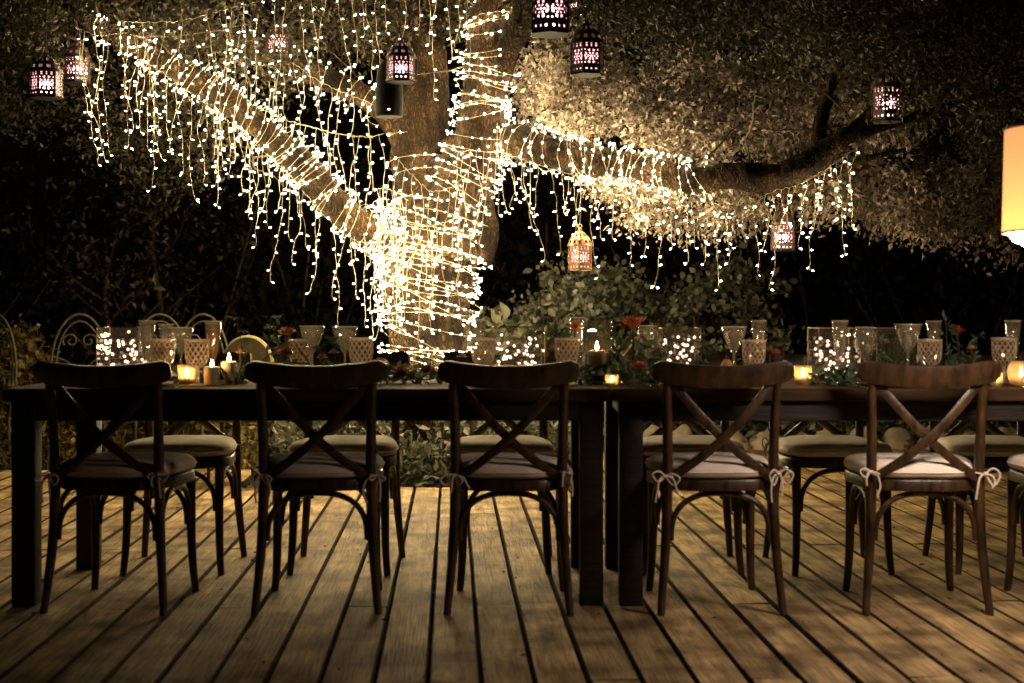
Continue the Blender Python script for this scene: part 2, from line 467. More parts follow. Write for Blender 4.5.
# ------------------------------------------------------------------ foliage makers
def leaves_np(P, size, asp=.5, droop=.0, jit=.35):
    """one folded rhombic leaf at each point"""
    n = len(P)
    d = rng.normal(size=(n, 3)); d[:, 2] -= droop; d /= np.linalg.norm(d, axis=1)[:, None]
    r = rng.normal(size=(n, 3)); s_ = np.cross(d, r); s_ /= np.linalg.norm(s_, axis=1)[:, None]
    nn = np.cross(d, s_)
    L = size * (1 + jit * rng.normal(size=n)).clip(.4, 1.8)[:, None]
    wv = s_ * L * asp * .5; up = nn * L * .09
    b = P; m1 = P + d * L * .45 + wv + up; t = P + d * L; m2 = P + d * L * .45 - wv + up
    V = np.stack([b, m1, t, m2], 1).reshape(-1, 3)
    i0 = np.arange(n)[:, None] * 4
    Fc = np.concatenate([i0 + np.array([[0, 1, 2]]), i0 + np.array([[0, 2, 3]])], 1).reshape(-1, 3)
    return V, Fc

def broad_np(P, size, asp=.6, droop=.1, jit=.3):
    """curled broad leaf: eight-point outline folded along its midrib"""
    n = len(P)
    d = rng.normal(size=(n, 3)); d[:, 2] -= droop; d /= np.linalg.norm(d, axis=1)[:, None]
    r = rng.normal(size=(n, 3)); s_ = np.cross(d, r); s_ /= np.linalg.norm(s_, axis=1)[:, None]
    nn = np.cross(d, s_); L = size * (1 + jit * rng.normal(size=n)).clip(.35, 1.7)[:, None]
    cup = rng.uniform(.06, .28, (n, 1)); curl = rng.uniform(-.1, .35, (n, 1))
    rows = [(0, 0), (.16, .30), (.42, .50), (.70, .36), (.90, .14), (1, 0)]
    V = []
    for t, w_ in rows:
        mid = P + d * L * t - nn * L * curl * t * t
        V.append(mid)
        if w_ > 0:
            for sg in (1, -1): V.append(mid + s_ * L * asp * w_ * sg + nn * L * cup * w_)
    V = np.stack(V, 1); k = V.shape[1]
    F_ = [(0, 2, 1), (0, 1, 3)]
    for i in range(3):
        a, b2 = 1 + 3 * i, 4 + 3 * i
        F_ += [(a, a + 1, b2 + 1), (a, b2 + 1, b2), (a, b2, b2 + 2), (a, b2 + 2, a + 2)]
    F_ += [(10, 11, 13), (10, 13, 12)]
    i0 = (np.arange(n) * k)[:, None, None]
    return V.reshape(-1, 3), (i0 + np.array(F_)[None]).reshape(-1, 3)

def clumps(C, per, rad, squash=.8):
    """per points around each centre, denser to the middle"""
    n = len(C)
    d = rng.normal(size=(n, per, 3)) * np.array([1, 1, squash]) * (np.asarray(rad).reshape(-1, 1, 1) * .55)
    return (np.asarray(C)[:, None, :] + d).reshape(-1, 3)

def bark_disp(amp, sc):
    def f(p):
        q2 = Vector((p.x * 15, p.y * 15, p.z * 5))
        rid = (1 - abs(noise.noise(q2)) * 2.4) * .5 + (1 - abs(noise.noise(q2 * 2.1)) * 2.4) * .25
        return base(p) + min(amp, .02) * .55 * (rid - .3)
    def base(p):
        q = Vector((p.x * sc, p.y * sc, p.z * sc * .5))
        return amp * (noise.noise(q) + .5 * noise.noise(q * 2.7) + .3 * noise.noise(q * 6))
    return f

def limb_curve(ctrl, n):
    """ctrl: (px, py, D, radius px) -> points, radii"""
    c = [(*W(a, b, d), r / F * d) for a, b, d, r in ctrl]
    a = catmull(c, n)
    return [Vector(q[:3]) for q in a], [q[3] for q in a]

# ------------------------------------------------------------------ the oak
TB = W(428, 487, 9.5); TB.z = -.15
oak = thing('oak_tree', 'old spreading oak wrapped in warm fairy lights beyond the dining table', 'tree', TB)
LIMB = {}
def limb(name, key, ctrl, n=36, sides=20, amp=.02, sc=5):
    n = int(n * 3.2); sides = int(sides * 2.6); amp *= 1.25
    P, r = limb_curve(ctrl, n); LIMB[key] = (P, r)
    mb = MB().tube(P, r, sides, disp=bark_disp(amp, sc))
    o = mb.build(name, M['bark'], oak, smooth='all', origin=(0, 0, 0)); o.data.transform(Matrix.Translation(-TB)); o.location = (0, 0, 0)
    return o
limb('trunk', 'trunk', [(428, 492, 9.5, 66), (428, 462, 9.5, 54), (427, 420, 9.5, 47), (427, 370, 9.5, 40), (427, 320, 9.5, 40), (429, 275, 9.5, 44), (433, 240, 9.5, 48), (438, 212, 9.5, 38), (440, 190, 9.52, 22)], 60, 40, .03, 4)
limb('limb', 'bare', [(428, 235, 9.6, 36), (424, 190, 9.66, 31), (422, 150, 9.7, 28), (424, 100, 9.72, 24), (420, 50, 9.75, 24), (414, 0, 9.8, 23), (408, -70, 9.9, 20), (400, -150, 10, 14)])
limb('limb', 'wrapped', [(440, 250, 9.42, 36), (455, 205, 9.38, 29), (472, 165, 9.35, 26), (480, 125, 9.35, 24), (483, 85, 9.35, 20), (487, 40, 9.35, 18), (496, -10, 9.35, 16), (505, -80, 9.3, 12)])
limb('limb', 'fork', [(478, 130, 9.4, 17), (490, 95, 9.35, 15), (504, 60, 9.3, 14), (522, 22, 9.2, 13), (548, -25, 9.1, 11), (590, -90, 9.0, 8)])
limb('limb', 'stub', [(462, 140, 9.5, 24), (470, 180, 9.45, 21), (479, 215, 9.42, 17), (486, 238, 9.4, 12), (489, 256, 9.4, 6), (490, 266, 9.4, 1.5)], 24)
limb('limb', 'low', [(425, 268, 9.45, 27), (398, 245, 9.35, 20), (366, 228, 9.25, 16), (335, 203, 9.15, 15), (308, 172, 9.05, 15), (284, 148, 9.0, 14), (255, 122, 8.95, 13), (225, 98, 8.9, 12.5), (190, 78, 8.85, 11.5), (155, 58, 8.8, 10), (120, 38, 8.75, 7.5), (85, 20, 8.7, 5), (50, -5, 8.7, 3)], 70, 18, .015, 6)
limb('limb', 'upper', [(416, 150, 9.68, 18), (385, 112, 9.75, 13), (350, 90, 9.8, 11), (312, 72, 9.85, 11), (270, 52, 9.9, 10), (235, 42, 9.95, 9), (190, 30, 10.0, 8), (140, 12, 10.1, 6), (90, -20, 10.2, 4)], 50, 14, .012, 7)
limb('limb', 'thin', [(416, 105, 9.8, 9), (378, 60, 9.95, 7), (345, 28, 10.1, 6), (310, -10, 10.2, 5), (260, -60, 10.4, 3)], 30, 12, .008, 8)
limb('limb', 'long', [(452, 180, 9.45, 30), (480, 150, 9.38, 19), (510, 142, 9.3, 17), (545, 150, 9.2, 15.5), (580, 159, 9.12, 15), (620, 164, 9.05, 13.5), (655, 171, 9.0, 12.5), (692, 180, 8.95, 14), (730, 175, 8.9, 13), (765, 178, 8.85, 13), (800, 168, 8.8, 12.5), (826, 152, 8.8, 11), (850, 132, 8.8, 7), (880, 108, 8.85, 6), (915, 78, 8.9, 4), (960, 40, 9, 2.5)], 80, 18, .016, 7)
limb('limb', 'long_up', [(818, 160, 8.82, 8), (820, 125, 8.9, 6.5), (832, 85, 9.0, 5.5), (845, 40, 9.1, 4), (850, -20, 9.2, 3)], 24, 10, .008, 8)
limb('limb', 'long_out', [(842, 142, 8.8, 6), (880, 128, 8.85, 5), (930, 112, 8.9, 4), (990, 92, 9, 3), (1060, 60, 9.2, 2)], 24, 10, .008, 8)
limb('limb', 'twin', [(770, 190, 8.87, 6), (800, 188, 8.8, 5), (830, 176, 8.75, 4), (862, 160, 8.7, 3), (905, 150, 8.7, 2)], 20, 8, .004, 8)

# oak crown: clumps of small leaves filling the volume round the limbs
def interp(x, xs, ys): return np.interp(x, xs, ys)
def crown_pts(n, x0, x1, ytop, xs, ylow, d0, d1, hole=0.33, sc=2.2):
    out = []
    while len(out) < n:
        px = rng.uniform(x0, x1); py = rng.uniform(ytop, 1) if False else None
        lo = interp(px, xs, ylow)
        py = ytop + (lo - ytop) * rng.uniform() ** .85
        D = rng.uniform(d0, d1)
        p = W(px, py, D)
        if noise.noise(p * sc) < hole - .55: continue
        out.append(p)
    return np.array([list(p) for p in out])

def foliage(name, C, per, rad, size, mat, asp=.5, droop=.3, parent=oak, squash=.8):
    P = clumps(C, per, rad, squash)
    V, Fc = leaves_np(P, size, asp, droop)
    return np_obj(name, V - np.array(list(parent.location)), Fc, mat, parent)

XR = [505, 545, 570, 600, 640, 700, 760, 800, 850, 900, 950, 1000, 1080]
YR = [112, 128, 140, 152, 156, 168, 166, 160, 165, 205, 220, 235, 245]
C = crown_pts(400, 520, 1080, -70, XR, YR, 9.6, 10.9, hole=.66, sc=1.7)
foliage('crown', C, 105, .13, .036, M['leaf_oak'])
YM = [112, 118, 126, 130, 138, 148, 146, 140, 130, 150, 160, 170, 180]
C = crown_pts(270, 548, 920, 62, XR, YM, 9.2, 9.9, hole=.64, sc=2.2)
foliage('crown', C, 105, .11, .036, M['leaf_oak'])
# sprays that hang below the long limb
XS = [590, 612, 640, 700, 760, 800, 850, 900, 950, 1000, 1060]
YS = [170, 200, 224, 232, 232, 220, 208, 232, 238, 258, 255]
C = crown_pts(270, 596, 1060, 165, XS, YS, 9.15, 9.9, hole=.46, sc=3)
foliage('crown', C, 80, .12, .036, M['leaf_oak'], droop=.8)
# dark overhead foliage nearer the table
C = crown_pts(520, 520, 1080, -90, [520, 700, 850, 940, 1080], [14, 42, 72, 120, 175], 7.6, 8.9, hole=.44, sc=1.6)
foliage('crown', C, 70, .18, .036, M['leaf_shaded'])
XL = [-60, 0, 60, 110, 160, 210, 250, 300, 360, 430, 520]
YL = [105, 118, 140, 165, 185, 180, 120, 80, 50, 30, 20]
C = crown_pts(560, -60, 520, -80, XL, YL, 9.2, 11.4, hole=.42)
foliage('crown', C, 80, .19, .037, M['leaf_shaded'])
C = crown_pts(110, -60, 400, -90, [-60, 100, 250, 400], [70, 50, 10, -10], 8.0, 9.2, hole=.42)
foliage('crown', C, 60, .18, .036, M['leaf_shaded'])
# branchlets through the crown
for key, k in (('long', 11), ('long_up', 6), ('long_out', 6), ('low', 10), ('upper', 10), ('fork', 6)):
    P, r = LIMB[key]
    for _ in range(k):
        i = random.randrange(len(P) // 3, len(P) - 1)
        p = P[i].copy(); d = Vector((random.uniform(-1, 1), random.uniform(-.3, 1), random.uniform(-.1, 1.2))).normalized()
        pts = [p.copy()]
        for s_ in range(7):
            d = (d + Vector((random.gauss(0, .3), random.gauss(0, .3), random.gauss(.05, .25)))).normalized()
            p = p + d * random.uniform(.08, .16); pts.append(p.copy())
        o = MB().tube(pts, [max(.003, min(.010, r[i] * .3) * (1 - s_ / 8)) for s_ in range(8)], 6).build('branchlet', M['twig'], oak)
        o.data.transform(Matrix.Translation(-TB))

# ------------------------------------------------------------------ shrubs, hedge, ground cover
def bush(name, label, base, w_, h_, dp, nc, per, rad, size, mat, asp=.6, stems=5, group=None, cat='shrub', droop=.1):
    t = thing(name, label, cat, base, group=group)
    mb = MB()
    for i in range(stems):
        a = random.uniform(0, 2 * PI); e = Vector((math.cos(a) * w_ * .35, math.sin(a) * dp * .35, h_ * random.uniform(.6, .9)))
        mid = e * .5 + Vector((random.uniform(-.1, .1), random.uniform(-.1, .1), .05))
        q = catmull([(0, 0, 0), mid, e], 8)
        mb.tube(q, list(np.linspace(.022, .006, 8)), 6)
    mb.build('stem', M['twig'], t)
    u = rng.normal(size=(nc, 3)); u /= np.linalg.norm(u, axis=1)[:, None]
    u *= rng.uniform(.35, 1, size=(nc, 1)) ** .5
    C = u * np.array([w_ / 2, dp / 2, h_ / 2]) + np.array([0, 0, h_ * .52])
    for i in range(nc):
        C[i] *= 1 + .22 * noise.noise(Vector(C[i]) * 1.7 + Vector(base))
    C[:, 2] = C[:, 2].clip(.03)
    P = clumps(C, per, rad)
    V, Fc = (broad_np if size > .05 and mat is M['leaf_shrub'] else leaves_np)(P, size, asp, droop)
    np_obj('foliage', V, Fc, mat, t, smooth=True)
    return t

gp = -.15
def gx(px, D): return (px - 512) / F * D
bush('shrub', 'pale broad-leaved shrub lit by a spotlight beyond the middle of the table', (gx(540, 10.9), 10.9, gp), 1.15, 1.45, .9, 110, 42, .14, .055, M['leaf_shrub'], .7)
bush('shrub', 'loose broad-leaved shrub under the small copper lantern', (gx(615, 11.5), 11.5, gp), 1.2, 1.75, 1.0, 110, 40, .14, .055, M['leaf_shrub'], .7)
bush('shrub', 'shadowy broad-leaved shrub below the end of the long lit limb', (gx(705, 11.6), 11.6, gp), 1.3, 1.7, 1.0, 110, 40, .15, .055, M['leaf_shrub'], .7)
bush('shrub', 'low rounded shrub close beside the wrapped oak trunk', (gx(505, 10.7), 10.7, gp), .6, 1.1, .5, 50, 20, .13, .10, M['leaf_shrub'], .7)
hedge = [(-60, 13.5, 3.2, 2.2, 'dark shrub at the unlit end beyond the scrollwork chairs'), (60, 14.2, 3.0, 2.9, 'tall dark shrub under the tips of the oak crown, behind the peacock-backed chair'),
         (190, 14, 2.8, 2.6, 'dark leggy shrub behind the longest light drops'), (310, 14.5, 2.8, 2.8, 'dark shrub glimpsed between light drops beside the trunk'),
         (430, 14.6, 2.6, 2.4, 'dark shrub directly behind the oak trunk'), (560, 14.4, 2.8, 3.0, 'tall dark shrub behind the copper lantern'),
         (700, 14.2, 2.8, 3.0, 'tall dark shrub behind the hanging sprays of the long limb'), (830, 13.6, 2.8, 2.6, 'dark shrub below the outermost light drops'),
         (950, 13.2, 2.8, 2.3, 'dark shrub behind the red flowers at the shaded end of the table'), (1060, 12.8, 2.6, 2.4, 'dark shrub beyond the pendant lamp')]
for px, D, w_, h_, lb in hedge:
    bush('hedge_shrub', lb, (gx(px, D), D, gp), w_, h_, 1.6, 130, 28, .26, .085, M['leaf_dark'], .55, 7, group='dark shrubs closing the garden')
bush('yellow_shrub', 'yellowish small-leaved shrub at the bare end of the table', (gx(8, 10.4), 10.4, gp), .75, 1.15, .6, 60, 24, .12, .06, M['leaf_gold'], .55)
# bare-branched saplings in the dim part
for px, D, h_, lb in [(112, 11.6, 1.9, 'thin pale sapling forking low in the dark beyond the chairs'), (160, 12.2, 2.6, 'slender bark-pale sapling under the oak crown')]:
    t = thing('sapling', lb, 'tree', (gx(px, D), D, gp), group='saplings in the dim garden')
    mb = MB(); mb.tube(catmull([(0, 0, 0), (.05, 0, h_ * .35), (-.06, 0, h_ * .7), (.04, .05, h_)], 14), list(np.linspace(.03, .008, 14)), 8); mb.build('trunk', M['bark'], t)
    for k in range(5):
        z = h_ * random.uniform(.35, .8); a = random.choice([-1, 1]) * random.uniform(.25, .5)
        MB().tube(catmull([(0, 0, z), (a * .5, random.uniform(-.2, .2), z + .18), (a, random.uniform(-.3, .3), z + .45)], 8), list(np.linspace(.014, .004, 8)), 6).build('branch', M['bark'], t)
    C = rng.normal(size=(34, 3)) * np.array([.38, .3, .4]) + np.array([0, 0, h_ * .85])
    V, Fc = leaves_np(clumps(C, 16, .14), .055, .5, .2); np_obj('crown', V, Fc, M['leaf_shaded'], t)

def cover(name, x0, x1, y0, y1, n, per, h_, size, mat, asp=.5):
    X = rng.uniform(x0, x1, n); Y = rng.uniform(y0, y1, n); Z = np.array([gp + h_ * rng.uniform(.1, 1) * (0.75 + .5 * noise.noise(Vector((a * 2.2, b * 2.2, 3)))) for a, b in zip(X, Y)])
    V, Fc = leaves_np(clumps(np.stack([X, Y, Z], 1), per, .09), size, asp, -.2)
    return tag(np_obj(name, V, Fc, mat), kind='stuff')
cover('ground_cover', -1.55, .42, 8.66, 10.3, 420, 26, .62, .065, M['leaf_shrub'], .55)
cover('ground_cover', -5.5, -1.68, 9.72, 10.9, 420, 22, .60, .05, M['leaf_gold'], .5)
cover('ground_cover', .2, 5.5, 11.0, 12.2, 330, 22, .55, .07, M['leaf_shrub'], .6)
cover('leaf_litter', -4, 5, 8.7, 13, 400, 6, .04, .05, M['leaf_gold'], .6)
# dry bits caught along the board gaps
P = []
for _ in range(900):
    k = random.randrange(-26, 26); c = (k + .5) * BW + .006 + random.gauss(0, .012); y = random.uniform(3.2, 8.5)
    q = dside * c + dvec * y; P.append((q.x, q.y, .004))
for _ in range(260):
    P.append((random.uniform(-3.5, 3.5), random.uniform(3.2, 8.5), .004))
V, Fc = leaves_np(np.array(P), .016, .5, 0); V[:, 2] = V[:, 2].clip(.003, .012)
tag(np_obj('dry_litter', V, Fc, M['twig']), kind='stuff')
# edging stones beyond the deck
stone_spots = [(655, 10.99), (682, 11.02), (709, 10.98), (737, 11.0), (766, 11.03), (798, 10.98), (829, 11.02), (862, 11.0), (897, 11.04), (935, 11.0), (971, 11.03), (1006, 11.0)]
for i, (px, D) in enumerate(stone_spots):
    bm = bmesh.new(); bmesh.ops.create_icosphere(bm, subdivisions=3, radius=1)
    sx, sy, sz = random.uniform(.10, .14), .09, random.uniform(.13, .19)
    for v in bm.verts:
        k = 1 + .28 * noise.noise(v.co * 1.3 + Vector((i * 7, 0, 0))) + .08 * noise.noise(v.co * 4 + Vector((i * 3, 0, 0)))
        v.co = Vector((v.co.x * sx, v.co.y * sy, v.co.z * sz)) * k
    me = bpy.data.meshes.new('edging_stone'); bm.to_mesh(me); bm.free(); me.materials.append(M['stone'])
    me.polygons.foreach_set('use_smooth', [True] * len(me.polygons))
    o = bpy.data.objects.new('edging_stone', me); COL.objects.link(o); o.location = (gx(px, D), D, .0)
    tag(o, 'rough fieldstone in the row edging the deck beyond the far chairs', 'stone', 'stones edging the deck')

# ================================================================== TABLES
def make_table():
    t = thing('dining_table', 'dark oak farm table at the shadowy end, its bare end corner showing', 'table', (-1.817, 5.06, 0))
    Lx, Ly = 2.169, .89
    mb = MB()
    nb = 5
    for i in range(nb):
        y0 = i * Ly / nb; mb.box((Lx / 2, y0 + Ly / nb / 2, .7575), (Lx, Ly / nb - .004, .045), bev=.004, seg=1)
    mb.build('tabletop', M['tabletop'], t)
    for (x, y, dx, dy) in ((Lx / 2, .045, Lx - .20, .03), (Lx / 2, Ly - .045, Lx - .20, .03), (.065, Ly / 2, .03, Ly - .22), (Lx - .065, Ly / 2, .03, Ly - .22)):
        MB().box((x, y, .6985), (dx, dy, .07), bev=.003, seg=1).build('apron', M['table'], t)
    for x in (.025 + .042, Lx - .025 - .042):
        for y in (.025 + .042, Ly - .025 - .042):
            MB().box((x, y, .3665), (.084, .084, .733), bev=.005, seg=2).build('leg', M['table'], t)
    return t
tab = make_table()
tab2 = copy_tree(tab); tab2.location = (.360, 5.06, 0)
tag(tab2, 'dark oak farm table running out past the pendant lamp, under the pear', 'table')
for o in (tab, tab2): o['group'] = 'farm tables set end to end'
TT = .7805

# ================================================================== CHAIRS
def tie_mesh(s, rd):
    mb = MB(); x0, y0, z0 = s * .189, -.192, .487 + rd.uniform(-.006, .01)
    ring = [(x0 + .0225 * math.cos(a), y0 + .0225 * math.sin(a), z0 + .003 * math.sin(2 * a)) for a in np.linspace(0, 2 * PI, 15)]
    mb.tube(ring, .0036, 5)
    k0 = Vector((x0 + s * rd.uniform(0, .016), y0 - .024, z0)); st = rd.random()
    for sg in (1, -1):
        ln = rd.uniform(.022, .05); dr = rd.uniform(.008, .045); up = rd.uniform(-.005, .022)
        if st < .3 and sg < 0: continue
        lp = [k0, k0 + Vector((sg * ln * .5, -.012, up)), k0 + Vector((sg * ln, -.016, up - dr * .5)), k0 + Vector((sg * ln * .55, -.012, -dr)), k0]
        mb.tube(catmull(lp, 14), .0034, 5)
    for sg in (1, -1):
        ln = rd.uniform(.04, .10); ou = rd.uniform(.005, .05)
        tl = [k0, k0 + Vector((sg * ou * .7, -.012, -ln * .12)), k0 + Vector((sg * ou, -.014, -ln * .6)), k0 + Vector((sg * ou * rd.uniform(.6, 1.3), -.012, -ln))]
        mb.tube(catmull(tl, 10), .0036, 5)
    mb.tube([k0 + Vector((-.007, -.006, 0)), k0 + Vector((.007, -.006, 0))], .0065, 6)
    return mb.mesh('tie', M['tie'])
def make_chair():
    t = thing('cross_back_chair', 'x', 'chair')
    wm = M['chair']
    # rear legs run up into the back stiles
    for s in (-1, 1):
        c = [(s * .214, -.228, 0), (s * .207, -.214, .08), (s * .193, -.196, .25), (s * .187, -.190, .44), (s * .187, -.197, .58), (s * .191, -.215, .74), (s * .196, -.236, .865)]
        q = catmull(c, 26); rr = catmull([(.0135,), (.015,), (.0175,), (.019,), (.018,), (.0165,), (.0145,)], 26)[:, 0]
        MB().tube(q, list(rr), 12).build('leg', wm, t)
        c = [(s * .196, .212, 0), (s * .188, .200, .10), (s * .184, .190, .25), (s * .184, .186, .432)]
        q = catmull(c, 16); rr = catmull([(.0135,), (.0155,), (.0175,), (.0195,)], 16)[:, 0]
        MB().tube(q, list(rr), 12).build('leg', wm, t)
    # seat outline
    def outline(n, grow=0.0):
        pts = []
        for i in range(n):
            a = 2 * PI * i / n; cx, sy = math.cos(a), math.sin(a)
            p = 3.6
            x = math.copysign(abs(cx) ** (2 / p), cx); y = math.copysign(abs(sy) ** (2 / p), sy)
            hw = (.2125 + .022 * y) + grow
            pts.append((x * hw, y * (.222 + grow) + .0, 0))
        return pts
    N = 48
    O = outline(N); I = outline(N, -.045)
    vs = [(x, y, .430) for x, y, _ in O] + [(x, y, .462) for x, y, _ in O] + [(x * .985, y * .985, .468) for x, y, _ in O] + [(x, y, .466) for x, y, _ in I] + [(x, y, .430) for x, y, _ in I]
    fs = []
    for k in range(5):
        for i in range(N):
            a = k * N + i; b2 = k * N + (i + 1) % N; c2 = ((k + 1) % 5) * N + (i + 1) % N; d2 = ((k + 1) % 5) * N + i
            fs.append((a, b2, c2, d2))
    MB().add(vs, fs).build('seat_frame', wm, t)
    I2 = outline(N, -.043)
    MB().add([(x, y, .462) for x, y, _ in I2] + [(x, y, .452) for x, y, _ in I2], [tuple(range(N)), tuple(range(N, 2 * N))[::-1]] + [(i, i + N, (i + 1) % N + N, (i + 1) % N) for i in range(N)]).build('seat', M['caning'], t)
    # top rail: bowed backwards, dipping at the middle
    pts, wd = [], []
    for i in range(25):
        u = -1 + 2 * i / 24
        pts.append((u * .243, -.236 - .030 * (1 - u * u), 0.853 - .024 * (1 - u * u)))
        wd.append(.079 * (1 - .45 * max(0, (abs(u) - .86) / .14) ** 2.2))
    ups = [Vector((0, -.22, 1))] * 25
    MB().bar(pts, ups, wd, .021, .45).build('top_rail', wm, t)
    # crossed bentwood braces
    for s in (-1, 1):
        pts = []
        for i in range(17):
            u = i / 16
            x = -s * (.184 - .368 * u)
            z = .815 - .345 * u - .028 * math.sin(PI * u)
            y = -.222 + .026 * u - .030 * math.sin(PI * u) + s * .0065 * math.sin(PI * u)
            pts.append((x, y, z))
        MB().bar(pts, Vector((s * .69, 0, .72)), .031, .0115, .5).build('cross_brace', wm, t)
    # bentwood arches under the seat, on four sides
    def arch(a, b2, zlo, zhi):
        a, b2 = Vector(a), Vector(b2); pts = []
        for i in range(21):
            ang = PI * i / 20
            u = .5 - .5 * math.copysign(abs(math.cos(ang)) ** .8, math.cos(ang))
            z = zlo + (zhi - zlo) * math.sin(ang) ** .75
            p = a.lerp(b2, u); pts.append((p.x, p.y, z))
        MB().tube(pts, .0105, 8).build('arch_brace', wm, t)
    arch((-.174, -.192, 0), (.174, -.192, 0), .255, .420)
    arch((-.168, .190, 0), (.168, .190, 0), .255, .420)
    for s in (-1, 1): arch((s * .187, -.172, 0), (s * .184, .172, 0), .255, .420)
    # seat cushion
    vs, fs = [], []
    rings = [(.0, 0), (.4, 0), (.8, .001), (.93, .004), (.985, .012), (1.0, .024), (.985, .038), (.93, .050), (.80, .058), (.55, .063), (.25, .066), (0.0, .067)]
    OC = outline(N, .004)
    for k, (r, z) in enumerate(rings):
        for i, (x, y, _) in enumerate(OC):
            wob = .003 * noise.noise(Vector((x * 9, y * 9, k * .3)))
            vs.append((x * r, y * r, .469 + z + (wob if 2 < k else 0)))
    for k in range(len(rings) - 1):
        for i in range(N):
            fs.append((k * N + i, k * N + (i + 1) % N, (k + 1) * N + (i + 1) % N, (k + 1) * N + i))
    cu = MB().add(vs, fs).build('cushion', M['linen'], t, smooth='all')
    # piping round the cushion
    MB().tube([(x * 1.0, y * 1.0, .494) for x, y, _ in OC], .0032, 5, closed=True).build('piping', M['linen'], cu)
    for s_ in (-1, 1):
        o = bpy.data.objects.new('tie', tie_mesh(s_, random.Random(3 + s_))); COL.objects.link(o); o.parent = cu
    return t
chair = make_chair()
near = [(-1.405, 5.175, -.075, 'cross-back chair in deep shadow at the bare end of the table, back to the camera'),
        (-.690, 5.170, .045, 'second cross-back chair from the bare table end, back to the camera, oatmeal cushion'),
        (-.006, 5.165, -.025, 'cross-back chair just beside the two tables’ joint, facing the wrapped trunk'.replace('’', "'")),
        (.722, 5.170, .04, 'cross-back chair with its top rail below the orange pear, white ties at both stiles'),
        (1.452, 5.165, -.035, 'brown-lit cross-back chair with pale cushion, in front of the red flowers'),
        (2.065, 5.170, -.03, 'cross-back chair cut off by the photo edge, only a seat corner and leg showing')]
far = [(-1.365, 5.905, PI + .02, 'cross-back chair across the table at the bare end, facing the camera, cushion lit golden'),
       (-.690, 5.900, PI - .02, 'cross-back chair across the table, second from the bare end, facing the camera'),
       (-.050, 5.905, PI + .01, 'cross-back chair across the table in front of the oak trunk, facing the camera'),
       (.724, 5.905, PI - .01, 'cross-back chair across the table just past the table joint, facing the camera'),
       (1.315, 5.900, PI + .05, 'cross-back chair across the table behind the fairy-light box with greenery'),
       (1.990, 5.905, PI - .03, 'cross-back chair across the table behind the red flowers, mostly hidden')]
first = True
for i, (x, y, rz, lb) in enumerate(near + far):
    c = chair if first else copy_tree(chair); first = False
    c.location = (x, y, 0); c.rotation_euler = (0, 0, rz)
    for cu_ in [k for k in c.children if k.name.startswith('cushion')]:
        cu_.rotation_euler = (0, 0, random.uniform(-.03, .03))
        for q_, ti in enumerate([k for k in cu_.children if k.name.startswith('tie')]):
            ti.data = tie_mesh(-1 if q_ == 0 else 1, random.Random(100 + i * 7 + q_))
    tag(c, lb, 'chair', 'chairs on the near side of the table' if i < 6 else 'chairs on the far side of the table')

# ------------------------------------------------------------------ wrought-iron garden chairs
def spiral(c, r0, turns, sgn, a0, n=26):
    return [(c[0] + sgn * r0 * (1 - .8 * i / n) * math.cos(a0 + turns * 2 * PI * i / n), 0, c[1] + r0 * (1 - .8 * i / n) * math.sin(a0 + turns * 2 * PI * i / n)) for i in range(n + 1)]
def iron_chair():
    t = thing('garden_chair', 'x', 'chair'); im = M['iron']
    def archc(hw, z0, z1, n=24):
        return [(-hw * math.cos(PI * i / n), 0, z0 + (z1 - z0) * math.sin(PI * i / n)) for i in range(n + 1)]
    mb = MB()
    mb.tube([(-.17, 0, .45)] + archc(.2, .78, 1.17) + [(.17, 0, .45)], .0095, 8)
    mb.tube([(-.13, 0, .45)] + archc(.165, .78, 1.12) + [(.13, 0, .45)], .007, 8)
    mb.build('back_frame', im, t)
    mb = MB()
    for s in (-1, 1):
        mb.tube(spiral((s * .062, .98), .058, 1.3, s, -.6), .006, 6)
        mb.tube(spiral((s * .055, .70), .055, 1.3, s, .8), .006, 6)
        mb.tube(catmull([(s * .15, 0, .86), (s * .06, 0, .80), (0, 0, .62), (s * .03, 0, .46)], 14), .006, 6)
    mb.build('scrollwork', im, t)
    MB().lathe([(.0, .45), (.2, .45), (.215, .458), (.2, .466), (0, .463)], 28, (0, .2, 0)).build('seat', im, t)
    for x, y in ((-.16, .03), (.16, .03), (-.15, .36), (.15, .36)):
        MB().tube(catmull([(x, y, .455), (x * 1.02, y, .25), (x * 1.2, y * 1.05, 0)], 8), .010, 8).build('leg', im, t)
    return t
ic = iron_chair()
for i, (px, D, rz, lb) in enumerate([(80, 10.2, PI + .15, 'wrought-iron garden chair with scrolled back behind the fairy-light box'),
                                    (-4, 10.0, PI - .5, 'wrought-iron garden chair half out of frame beside the yellowish shrub'),
                                    (160, 10.35, PI + .2, 'wrought-iron garden chair seen above the first champagne flutes'),
                                    (203, 10.1, PI - .2, 'wrought-iron garden chair behind the pink-tinted flute')]):
    c = ic if i == 0 else copy_tree(ic)
    c.location = (gx(px, D), D, gp + .02); c.rotation_euler = (0, 0, rz); tag(c, lb, 'chair', 'iron garden chairs')
sage = pm('faded sage upholstery', (.13, .11, .06), (.18, .15, .085), rough=.95, scale=30, bump=.2, spec=.05)
t = thing('padded_garden_chair', 'low garden chair with rounded sage padded back beyond the leafy sprig', 'chair', (gx(247, 9.0), 9.0, 0))
mb = MB(); vs = []
mb.tube([(-.15, 0, .42), (.15, 0, .42)], .03, 8)
N2 = 20
top = [(-.17 * math.cos(PI * i / N2), 0, .70 + .21 * math.sin(PI * i / N2)) for i in range(N2 + 1)]
prof = [(-.17, 0, .5)] + top + [(.17, 0, .5)]
for yy, sc in ((-.02, .94), (.0, 1), (.05, 1), (.07, .94)):
    vs += [(x * sc, yy, .7 + (z - .7) * sc) for x, _, z in prof]
k = len(prof)
